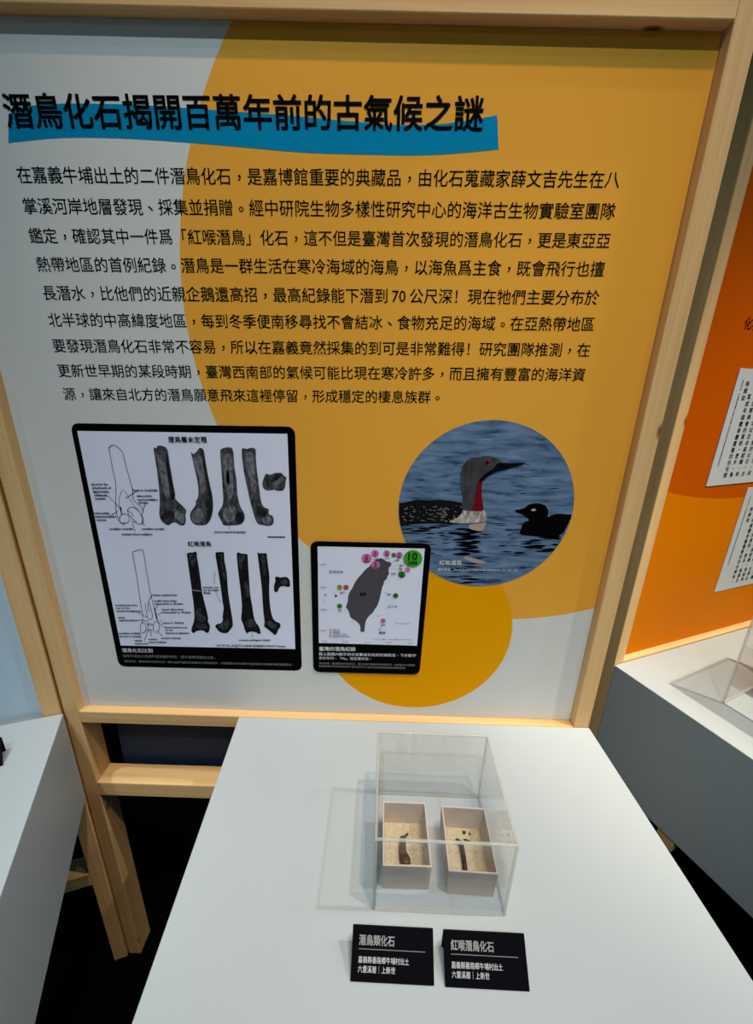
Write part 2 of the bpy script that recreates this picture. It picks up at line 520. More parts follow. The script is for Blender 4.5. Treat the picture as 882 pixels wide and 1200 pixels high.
# measured outlines and lettering of the printed boards, in 0.01 mm from the board's bottom centre
D = {
 'big': [0.3064,0.7179,0.4954],
 'small': [0.1636,0.191,0.1694],
 'bird': [0.2609,0.4248,0.1394],
 'brush': [(-37903,91526),(-35600,92318),(-30802,92700),(-22959,92768),(-14651,92516),(-7374,92244),(-1126,91951),(7336,91491),(10474,91427),(15162,91603),(20042,92281),(21974,92608),(22534,89247),(16974,88703),(12740,88443),(7417,88378),(-1223,88420),(-7611,88725),(-15570,89126),(-23522,89397),(-31534,89323),(-38648,88663)],
 'text': [('潛鳥化石揭開百萬年前的古氣候之謎',(-38367,91767),(20317,92617)),('在嘉義牛埔出土的二件潛鳥化石，是嘉博館重要的典藏品，由化石蒐藏家薛文吉先生在八',(-38407,85338),(38154,86413)),('掌溪河岸地層發現、採集並捐贈。經中研院生物多樣性研究中心的海洋古生物實驗室團隊',(-38453,81979),(38264,83036)),('鑑定，確認其中一件爲「紅喉潛鳥」化石，這不但是臺灣首次發現的潛鳥化石，更是東亞亞',(-38472,78648),(38280,79776)),('熱帶地區的首例紀錄。潛鳥是一群生活在寒冷海域的海鳥，以海魚爲主食，既會飛行也擅',(-38262,75319),(38204,76503)),('長潛水，比他們的近親企鵝還高招，最高紀錄能下潛到 70 公尺深！現在牠們主要分布於',(-38248,71843),(38168,73060)),('北半球的中高緯度地區，每到冬季便南移尋找不會結冰、食物充足的海域。在亞熱帶地區',(-38275,68466),(38147,69760)),('要發現潛鳥化石非常不容易，所以在嘉義竟然採集的到可是非常難得！研究團隊推測，在',(-38374,65083),(38180,66426)),('更新世早期的某段時期，臺灣西南部的氣候可能比現在寒冷許多，而且擁有豐富的海洋資',(-38400,61691),(38124,63114)),('源，讓來自北方的潛鳥願意飛來這裡停留，形成穩定的棲息族群。',(-38335,58419),(17467,59444))],
 'chart_frame': [(-38219,54197),(-4022,54608),(-4390,9875),(-38533,9598)],
 'chart_sheet': [(-37359,53061),(-5211,53510),(-5442,14668),(-37378,14276)],
 'map_frame': [(-2141,36080),(17849,36272),(17411,10008),(-2223,9866)],
 'map_sheet': [(-954,35173),(16783,35349),(16589,16330),(-1097,16287)],
 'bones': [[(-25975,50831),(-25557,50713),(-25277,51154),(-24418,51092),(-23912,50672),(-23812,49802),(-23816,48478),(-23760,46913),(-23690,45095),(-23587,43478),(-23652,42633),(-22982,41850),(-22387,41155),(-22137,40589),(-22397,39955),(-22424,38985),(-22745,38242),(-23452,38122),(-24084,38592),(-24791,38472),(-25400,38061),(-26095,38383),(-26547,39101),(-26640,40066),(-26343,41511),(-26119,43402),(-25992,46169),(-25978,48416),(-26004,49740)],[(-20302,50340),(-19994,49999),(-19386,50366),(-18930,50944),(-18456,50914),(-18208,50399),(-18154,48863),(-18014,46856),(-17826,44809),(-17632,43189),(-17732,41297),(-18107,39846),(-18621,38859),(-19273,38350),(-20209,38222),(-20893,38299),(-21437,38772),(-21662,39591),(-21467,40465),(-20880,41201),(-20495,41784),(-20425,42400),(-20054,42882),(-19787,44057),(-19804,45896),(-20015,47920),(-20187,49467)],[(-15715,50557),(-15326,51003),(-14442,51201),(-13806,51046),(-13670,50092),(-13732,48325),(-13566,46079),(-13621,43776),(-13367,41905),(-12869,40728),(-12695,40012),(-12999,39033),(-13729,38522),(-15122,38381),(-16278,38345),(-16546,38923),(-16845,39643),(-17050,40360),(-16615,41092),(-16071,42060),(-15917,43707),(-15838,46467),(-15761,49153)],[(-12355,50783),(-12067,51138),(-11513,51024),(-10980,51212),(-10212,51061),(-10257,49751),(-10230,47533),(-10069,45268),(-9965,43419),(-9813,42249),(-9398,41646),(-8736,41333),(-8783,40517),(-8205,40246),(-8021,39430),(-8290,38691),(-9131,38469),(-10040,38636),(-10587,38717),(-11034,39579),(-11449,41488),(-11822,43830),(-12197,46574),(-12378,48808)],[(-9519,45514),(-9240,46434),(-8840,47214),(-8187,47053),(-7510,47343),(-6404,47420),(-6072,46979),(-5644,46675),(-5803,46080),(-5933,45161),(-6318,44551),(-7215,44478),(-7653,44650),(-8555,44484),(-9300,44739)],[(-22983,33093),(-22722,33156),(-22449,33330),(-21952,33263),(-21677,33464),(-21309,33366),(-21337,32456),(-21251,30505),(-21227,27940),(-21196,25610),(-20974,23538),(-20768,21731),(-20710,20508),(-20828,19886),(-20570,19274),(-20624,18492),(-20923,17695),(-21343,17553),(-21832,18041),(-22646,18012),(-23213,17771),(-23661,17408),(-23974,17744),(-23882,18533),(-23403,19641),(-23143,20731),(-22985,22565),(-22971,24960),(-22966,27882),(-22996,30447),(-22998,32125)],[(-18168,33248),(-17894,33476),(-16877,33564),(-16701,33295),(-16764,32050),(-16586,29810),(-16637,27805),(-16663,25469),(-16558,23389),(-16423,21271),(-16395,19421),(-16691,18787),(-17396,17820),(-18091,17606),(-18881,17830),(-19407,18535),(-19577,18998),(-19261,19476),(-18573,19655),(-18112,20290),(-18079,21214),(-17751,22746),(-17825,23945),(-17864,26310),(-17953,28910),(-18092,31449)],[(-14583,33281),(-14230,33594),(-13869,33386),(-12915,33334),(-12759,33064),(-12810,31342),(-12837,28507),(-12866,25598),(-12672,23523),(-12555,21406),(-12249,20032),(-11763,19273),(-11531,17871),(-12001,17696),(-12386,17998),(-13457,18117),(-14028,17687),(-14368,18556),(-14553,19641),(-14829,20559),(-14640,21944),(-14469,23461),(-14471,26424),(-14576,29307),(-14598,31563)],[(-11082,33613),(-10836,33539),(-9701,33575),(-9539,33333),(-9446,31452),(-9321,29196),(-9521,26591),(-9551,24228),(-9441,22427),(-9126,20912),(-8494,20257),(-7971,20028),(-7928,19253),(-8301,18771),(-8610,17975),(-8956,17552),(-9421,17946),(-10186,18704),(-10822,19306),(-10685,20242),(-10786,22077),(-10787,24186),(-10770,26549),(-10864,29145),(-10974,31402)],[(-8346,29171),(-7778,29247),(-7528,29113),(-6621,29286),(-6242,29155),(-5880,28595),(-5873,27528),(-6320,27339),(-6831,27496),(-7482,27387),(-7841,26939),(-8050,26407),(-8498,26274),(-8680,26765),(-8574,27785),(-8337,28370)]],
 'blot': [('l',[(-25565,49752),(-24605,49120),(-24413,46668),(-24491,43451),(-24936,42500),(-25421,43889),(-25482,46637)]),('d',[(-24190,50229),(-23904,48476),(-23794,45321),(-23739,43006),(-24345,42518),(-24331,45305),(-24362,48018)]),('l',[(-23833,40537),(-22747,40089),(-22655,38978),(-23131,38475),(-23790,39089),(-24163,39756)]),('d',[(-26042,40085),(-24874,40601),(-24191,40238),(-24465,39553),(-25610,39227),(-26229,39402)]),('l',[(-20037,49251),(-18716,49729),(-18542,47291),(-18588,44786),(-19388,43604),(-19447,45906),(-19776,47703)]),('l',[(-21278,40134),(-20252,41125),(-19380,40769),(-19732,39214),(-20628,38601),(-21311,39068)]),('d',[(-18862,42212),(-17906,42712),(-17823,41294),(-18407,39595),(-19026,38944),(-18740,40788)]),('d',[(-18509,50826),(-18235,49742),(-17972,46404),(-17677,43188),(-18229,43078),(-18466,45935),(-18618,48628)]),('l',[(-15349,49825),(-14019,50082),(-14073,47421),(-14167,44224),(-15009,42799),(-15430,45110),(-15446,47829)]),('l',[(-15772,41357),(-14374,41779),(-13847,40458),(-14686,39175),(-15716,38949),(-16253,40096)]),('d',[(-13816,40843),(-13032,40387),(-13030,39227),(-13890,38810),(-14294,39479)]),('d',[(-14829,47847),(-14594,46503),(-14894,45126),(-15169,46032)]),('l',[(-11926,50142),(-10604,50398),(-10583,47522),(-10412,44798),(-11058,43853),(-11520,46139),(-11885,48379)]),('d',[(-10735,41985),(-9767,41539),(-9086,40796),(-9491,40111),(-10564,40463)]),('l',[(-9872,39857),(-8805,40132),(-8342,39420),(-9016,38864),(-9832,39033)]),('l',[(-7819,45701),(-6437,46742),(-6015,46301),(-6847,45593),(-7601,44790)]),('d',[(-7303,47078),(-6415,47194),(-6804,46460),(-7626,45981),(-7868,46429)]),('g',[(-22635,32829),(-21610,32944),(-21553,31894),(-22039,30760),(-22486,31306)]),('g',[(-22487,22280),(-21735,22608),(-21736,21393),(-21133,20801),(-21635,19858),(-22677,20131),(-22893,21046)]),('g',[(-23016,19499),(-21416,19400),(-21013,18634),(-21788,18450),(-22853,18569)]),('g',[(-17422,33134),(-16979,33011),(-16995,30925),(-16792,28949),(-17155,28364),(-17354,30632)]),('g',[(-19007,19329),(-17872,19990),(-17279,20628),(-17094,19707),(-17745,18437),(-18677,18560)]),('g',[(-14281,32960),(-13138,33052),(-13735,31870),(-13972,30461),(-14289,31294)]),('g',[(-13734,27902),(-13112,27922),(-13023,25592),(-13464,25282),(-13689,26451)]),('g',[(-14115,20122),(-12731,20787),(-12291,19410),(-13400,18903)]),('g',[(-10554,33218),(-9948,33238),(-9887,30877),(-10144,29169),(-10432,31140)]),('g',[(-10301,20410),(-9293,20291),(-8530,19543),(-9235,18894),(-10087,19488)]),('g',[(-7155,28839),(-6389,28721),(-6298,27861),(-6951,27695),(-7370,28114)]),('w',[(-22816,26289),(-21478,26130),(-21495,25982),(-22780,26144)])],
 'lines': [(3,[(-32972,50699),(-32916,50428),(-32933,48582),(-32916,46528),(-32844,44989),(-33180,42963),(-33547,41127),(-33600,40200),(-33538,39035),(-33326,38334),(-32806,38114)]),(3,[(-32972,50699),(-32730,50643),(-32501,50984),(-31974,50999),(-31408,50638),(-31058,50228),(-30874,49705),(-30819,48535),(-30611,46595),(-30400,44617),(-30373,43723),(-30489,42477),(-30002,41693),(-29338,41024),(-29189,40567),(-29557,39625),(-29340,39164),(-29517,38452),(-29898,38157),(-30443,38234),(-31362,38749)]),(3,[(-31669,39045),(-31785,38718),(-32005,38435),(-32298,38242),(-32618,38167),(-32916,38223),(-33146,38400),(-33273,38672),(-33278,38996),(-33161,39322),(-32939,39602),(-32648,39793),(-32330,39867),(-32034,39812),(-31805,39637),(-31677,39368),(-31669,39045)]),(3,[(-31731,40536),(-31211,41013),(-30555,40987),(-29983,40427),(-29623,39623),(-29555,38922),(-29771,38255)]),(3,[(-31731,40536),(-31634,39795),(-31193,39107),(-30606,38607)]),(3,[(-31702,40444),(-31150,40043),(-30979,39465)]),(2,[(-31921,43946),(-32522,42983),(-32874,41835),(-32919,40684),(-32747,39761)]),(2,[(-31710,43908),(-31316,43019),(-30919,42123),(-30517,41219),(-29540,40440)]),(6,[(-32704,41037),(-32800,40225),(-32755,39714)]),(3,[(-34407,42813),(-32718,40575)]),(3,[(-34505,39590),(-33392,40253)]),(3,[(-29783,43741),(-31664,42510)]),(3,[(-28752,41548),(-29391,39980)]),(3,[(-32967,37824),(-32521,38477)]),(3,[(-29262,37939),(-29696,38305)]),(3,[(-31055,36786),(-31309,38397)]),(2,[(-15383,38426),(-15451,37661)]),(7,[(-9230,36548),(-6299,36588)]),(2,[(-18500,29888),(-18806,28882),(-18872,27441)]),(2,[(-18755,25987),(-18477,24816),(-18168,23933)]),(2,[(-13067,17911),(-13059,16866)]),(3,[(-32148,33131),(-32153,28570),(-32266,24040),(-32294,21234),(-32439,20040),(-32698,19311)]),(3,[(-30265,33404),(-30278,29074),(-30249,25257),(-30080,22955),(-29942,20366),(-29796,19653)]),(3,[(-32148,33131),(-31807,33184),(-31074,33484),(-30481,33524),(-30265,33404)]),(3,[(-32779,19188),(-33084,18573),(-33175,17597),(-33041,17112),(-32599,17250),(-32249,17752),(-32071,18366),(-32125,18969),(-32384,19322),(-32779,19188)]),(3,[(-30500,19388),(-30774,18654),(-30819,17924),(-30476,17399),(-30040,17513),(-29711,18207),(-29673,19056),(-29855,19531),(-30158,19592),(-30500,19388)]),(3,[(-30867,19014),(-30964,18897),(-31185,18819),(-31444,18810),(-31643,18873),(-31706,18984),(-31609,19101),(-31388,19179),(-31130,19188),(-30931,19125),(-30867,19014)]),(3,[(-32256,17703),(-31785,17768),(-30907,17750)]),(3,[(-31983,19215),(-31496,18991),(-31761,18620),(-31680,17772)]),(3,[(-31450,23373),(-31532,21497),(-31505,20311),(-31131,20037),(-30752,20218),(-30565,21057),(-30665,22468),(-30816,23511)]),(3,[(-29756,25160),(-30352,24566),(-30860,23626),(-31078,22453),(-31075,21513)]),(6,[(-30046,22489),(-29908,21317),(-29827,20011)]),(3,[(-29161,23219),(-29956,21976)]),(3,[(-28614,21716),(-29606,20972)]),(3,[(-29386,19907),(-28992,19753)]),(3,[(-30205,17824),(-29430,16626)]),(3,[(-31414,18147),(-31418,16432)]),(3,[(-31785,17768),(-32878,15438)]),(3,[(-33391,21480),(-31487,20431)]),(3,[(-33230,19892),(-31398,19645)]),(3,[(-29716,19776),(-29401,19065),(-28840,18601)])],
 'chart_labels': [('facet for the',(-36735,44652),(-34123,44729)),('attachment of',(-36783,44070),(-33728,44161)),('ligamentum',(-36748,43466),(-34165,43543)),('collaterale',(-36757,42856),(-34496,42924)),('ventrale',(-36691,42291),(-34930,42344)),('tuberculum',(-37280,39808),(-34762,39886)),('supracondylare',(-37237,39226),(-33752,39333)),('ventrale',(-37216,38639),(-35491,38692)),('condylus ventralis',(-35328,37131),(-31383,37254)),('incisura intercondylaris',(-33351,36233),(-28262,36392)),('condylus dorsalis',(-29920,37300),(-26164,37417)),('fossa m. brachialis',(-30347,43881),(-26314,44001)),('tuberculum',(-29867,42949),(-27392,43024)),('supracondylare',(-29789,42339),(-26495,42438)),('dorsale',(-29763,41815),(-28177,41863)),('sulcus scapulotricipitalis',(-17965,37148),(-12780,37259)),('articular scar',(-20938,26791),(-18200,26882)),('for the distal',(-20946,26235),(-18253,26326)),('fibula',(-20951,25707),(-19771,25747)),('incisura cartilaginis tibialis',(-15578,16234),(-9911,16437)),('HU ET AL.-PLEISTOCENE SEABIRDS FROM Taiwan',(-19705,14928),(-7169,15188)),('sulcus extensorius',(-29824,24974),(-25643,25116)),('medial tuberculum',(-29912,23820),(-25853,23959)),('retinaculum m. fibularis',(-29833,23243),(-24799,23415)),('lateral tuberculum',(-28699,22137),(-24797,22271)),('retinaculum m. fibularis',(-28637,21550),(-23671,21722)),('sulcus m. fibularis',(-28938,19395),(-25114,19529)),('distal insertion scar',(-28717,18436),(-24605,18581)),('for the',(-28668,17879),(-27321,17926)),('transverse ligament',(-28710,17266),(-24451,17418)),('condylus lateralis',(-29768,16170),(-26038,16303)),('incisura',(-32034,15841),(-30334,15902)),('intercondylaris',(-32022,15220),(-28827,15335)),('canalis',(-34677,15448),(-33228,15500)),('extensorius',(-34714,14823),(-32259,14912)),('condylus medialis',(-37282,16912),(-33260,17055)),('(broken in cranial)',(-37245,16273),(-33297,16414)),('pons',(-36701,20249),(-35595,20288)),('supratendineus',(-36701,19651),(-33249,19772)),('proximal insertion',(-36845,22723),(-32924,22857)),('scar for the',(-36825,22138),(-34362,22223)),('transverse ligament',(-36825,21550),(-32490,21700))],
 'chart_heads': [('潛鳥屬未定種',(-23544,52107),(-17576,52274)),('紅喉潛鳥',(-22598,34858),(-18695,34982))],
 'chart_title': [('潛鳥化石比對',(-37335,13224),(-31583,13341))],
 'chart_caption': [('這是牛埔出土的兩件潛鳥屬的化石，從中選擇同部位比對。',(-37386,12022),(-20138,12221)),('資料來源：臺灣更新世海鳥化石，圖文由研究團隊與嘉義市立博物館提供，骨骼構造比對依據研究論文發表內容重新繪製整理而成。',(-37326,10843),(-5947,11190))],
 'taiwan': [(9520,33399),(9912,33298),(10179,33079),(10578,32807),(11099,32767),(11370,32461),(11333,32058),(10956,31671),(10950,31093),(11074,30574),(10802,30068),(10689,29536),(10305,29170),(10191,28574),(9949,27822),(9838,27069),(9678,26158),(9489,25238),(9245,24308),(8933,23834),(8467,22886),(7935,22335),(7537,21756),(7275,21114),(7154,20155),(7088,19190),(6956,18798),(6705,18950),(6401,18907),(6338,19485),(6329,20126),(6048,20595),(5631,21057),(4942,21507),(4528,21966),(4389,22588),(4113,23358),(3759,23811),(3920,24434),(4106,25054),(4104,25664),(4182,26274),(4499,27039),(4895,27652),(5155,28406),(5545,29159),(5935,29761),(6324,30213),(6838,30958),(7223,31405),(7737,31854),(8113,32584),(8752,33033)],
 'islets': [[(79,26196),(269,26323),(291,25991),(128,25834)],[(1795,26012),(2010,26201),(2332,26030),(2062,25778),(1847,25801)],[(1824,26437),(1985,26502),(1930,26259)],[(9433,22356),(9624,22363),(9602,22174),(9467,22138)],[(4865,20808),(5029,20845),(4975,20684)],[(9561,19695),(9840,19609),(9902,19354),(9649,19506)],[(144,25072),(306,25077),(249,24861)],[(-161,24479),(1,24484),(-56,24298)]],
 'circles': [('p',(7215,33268),882,'6'),('p',(8592,34217),646,'4'),('p',(8722,32145),730,'5'),('p',(10528,34280),567,'2'),('g',(11699,34035),413,''),('p',(12603,34036),594,'2'),('g',(14882,33459),1577,'10'),('p',(14129,31429),444,''),('g',(13178,30497),629,'2'),('o',(2684,27698),480,'1'),('r',(3776,27734),480,'1'),('g',(2676,24052),460,'1'),('g',(12319,26429),481,'3'),('p',(10337,21348),465,'1')],
 'map_blue': [('臺灣海峽',(877,30558),(3296,30638)),('太平洋',(10952,24151),(12707,24211))],
 'map_labels': [('臺灣',(6161,26553),(7258,26590)),('桃園',(8359,33162),(9111,33187)),('石門',(10247,33394),(10972,33417)),('基隆',(11969,33109),(12643,33130)),('臺北',(12685,32160),(13466,32185)),('宜蘭',(12505,31491),(13236,31515)),('東澳',(11387,30613),(12148,30638)),('花蓮',(10733,26647),(11481,26672)),('臺中',(2762,26680),(3511,26705)),('嘉義',(2375,23205),(3081,23229)),('綠島',(10007,20479),(10775,20506)),('蘭嶼',(9667,18894),(10827,18935)),('25°N',(-494,31902),(369,31930)),('24°N',(-568,27559),(312,27588)),('23°N',(-642,23225),(255,23256)),('22°N',(-716,18913),(199,18946)),('119°E',(-558,16702),(422,16737)),('120°E',(3161,16737),(4139,16772)),('121°E',(7129,16748),(8050,16781)),('122°E',(10981,16821),(11956,16856)),('123°E',(14943,16832),(15806,16863)),('50 km',(14456,21049),(15222,21076)),('HU ET AL.-PLEISTOCENE SEABIRDS FROM Taiwan',(8591,17522),(15543,17608)),('海鳥化石',(1419,19150),(2747,19197)),('潛鳥目擊',(1415,18698),(2746,18745)),('化石產地（早期）',(1412,18244),(3994,18336)),('現生紀錄及化石',(1408,17788),(4552,17900))],
 'map_lines': [(2,[(12558,21236),(12574,20856),(14495,20828)]),(1,[(11013,31529),(12449,31576)]),(1,[(11522,31892),(12425,32151)]),(1,[(11367,32547),(11995,33109)]),(1,[(10103,27138),(10648,26795)]),(1,[(3299,23206),(3924,23227)]),(1,[(3565,26707),(4101,26513)]),(1,[(10308,20521),(9922,19612)]),(1,[(-834,34055),(-652,34061)]),(1,[(-849,32006),(-666,32012)]),(1,[(-864,29829),(-680,29835)]),(1,[(-880,27668),(-694,27674)]),(1,[(-896,25495),(-708,25501)]),(1,[(-912,23340),(-722,23347)]),(1,[(-928,21144),(-736,21151)]),(1,[(-944,19034),(-750,19041)]),(2,[(-54,35046),(-57,34878)]),(2,[(1749,35064),(1748,34896)]),(2,[(3681,35084),(3681,34916)]),(2,[(5611,35104),(5613,34936)]),(2,[(7541,35123),(7544,34956)]),(2,[(9470,35143),(9474,34975)]),(2,[(11398,35163),(11404,34995)]),(2,[(13453,35184),(13461,35016)]),(2,[(15122,35201),(15132,35033)]),(1,[(16466,32283),(16673,32290)]),(1,[(16435,29668),(16646,29675)]),(1,[(16404,26990),(16617,26997)]),(1,[(16372,24245),(16588,24252)]),(1,[(16340,21432),(16558,21439)]),(1,[(16306,18547),(16527,18555)]),(1,[(-56,16552),(-60,16287)]),(1,[(1762,16557),(1761,16293)]),(1,[(3581,16562),(3581,16298)]),(1,[(5538,16568),(5541,16304)]),(1,[(7495,16574),(7500,16310)]),(1,[(9452,16580),(9459,16316)]),(1,[(11408,16586),(11417,16322)]),(1,[(13363,16591),(13374,16328)]),(1,[(15317,16597),(15331,16333)])],
 'legend': [[(867,19260),(1116,19268),(1113,18978),(864,18969)],[(862,18808),(1112,18817),(1109,18525),(859,18516)],[(857,18354),(1107,18363),(1105,18070),(854,18062)],[(853,17899),(1103,17908),(1101,17614),(850,17605)]],
 'map_title': [('臺灣的潛鳥紀錄',(-1092,15026),(5552,15200))],
 'map_caption': [('圓上圓圈內數字表示目擊或化石的紀錄數目，下方數字',(-1112,13918),(16514,14191)),('表示年代。「Ma」指百萬年前。',(-1129,13004),(8408,13184)),('資料來源：臺灣更新世海鳥化石，圖文由研究團隊與博物館提供，依據論文內容重繪',(-1150,11877),(16463,12083)),('製圖依據中央研究院生物多樣性研究中心海洋古生物實驗室提供資料整理',(-1161,11258),(14733,11365))],
 'loon_body': [(11585,42837),(12644,43056),(13347,43226),(15101,43650),(16878,43592),(18462,43751),(20062,43688),(21499,43472),(22418,43128),(22931,41454),(22705,40036),(20752,39668),(17854,39771),(14256,39467),(11732,39195)],
 'loon_breast': [(22569,42647),(23109,42213),(24468,42180),(25776,42295),(26271,41367),(26367,40494),(25041,40109),(23255,39938),(21090,39948),(20525,40237),(21732,40847),(22368,41739)],
 'loon_neck': [(22309,42377),(22296,44051),(21847,45867),(21580,47657),(21699,49005),(22126,49962),(22924,50575),(24267,50821),(25274,50988),(26311,50880),(27217,50456),(28126,50031),(28994,49951),(28247,49055),(27254,48709),(26607,48337),(25804,47781),(25181,47120),(25023,46324),(25179,44873),(25367,43774),(25713,42218),(24049,42092),(23045,42136)],
 'loon_throat': [(24467,46955),(25016,47043),(25066,45600),(25328,44143),(25705,42293),(24828,42153),(24038,42204),(24132,43737),(24228,45211)],
 'loon_bill': [(27108,49932),(28134,49961),(29843,50011),(31303,50122),(30902,49797),(29584,49374),(28265,48915),(27263,48639),(26443,48261),(25639,47705),(25147,47119),(24502,46956),(24939,47755),(25725,48488),(26525,49040)],
 'loon_chick': [(30756,42372),(31546,42583),(32288,42868),(32720,43328),(33528,43613),(34591,43608),(35529,43265),(36088,42422),(36177,41406),(36669,41686),(37684,42019),(39122,41950),(39928,41824),(39745,40831),(39256,39086),(38647,38405),(37615,38060),(32507,38212),(32228,39447),(32561,40418),(33304,40747),(32882,41191),(32019,41732),(31196,42009)],
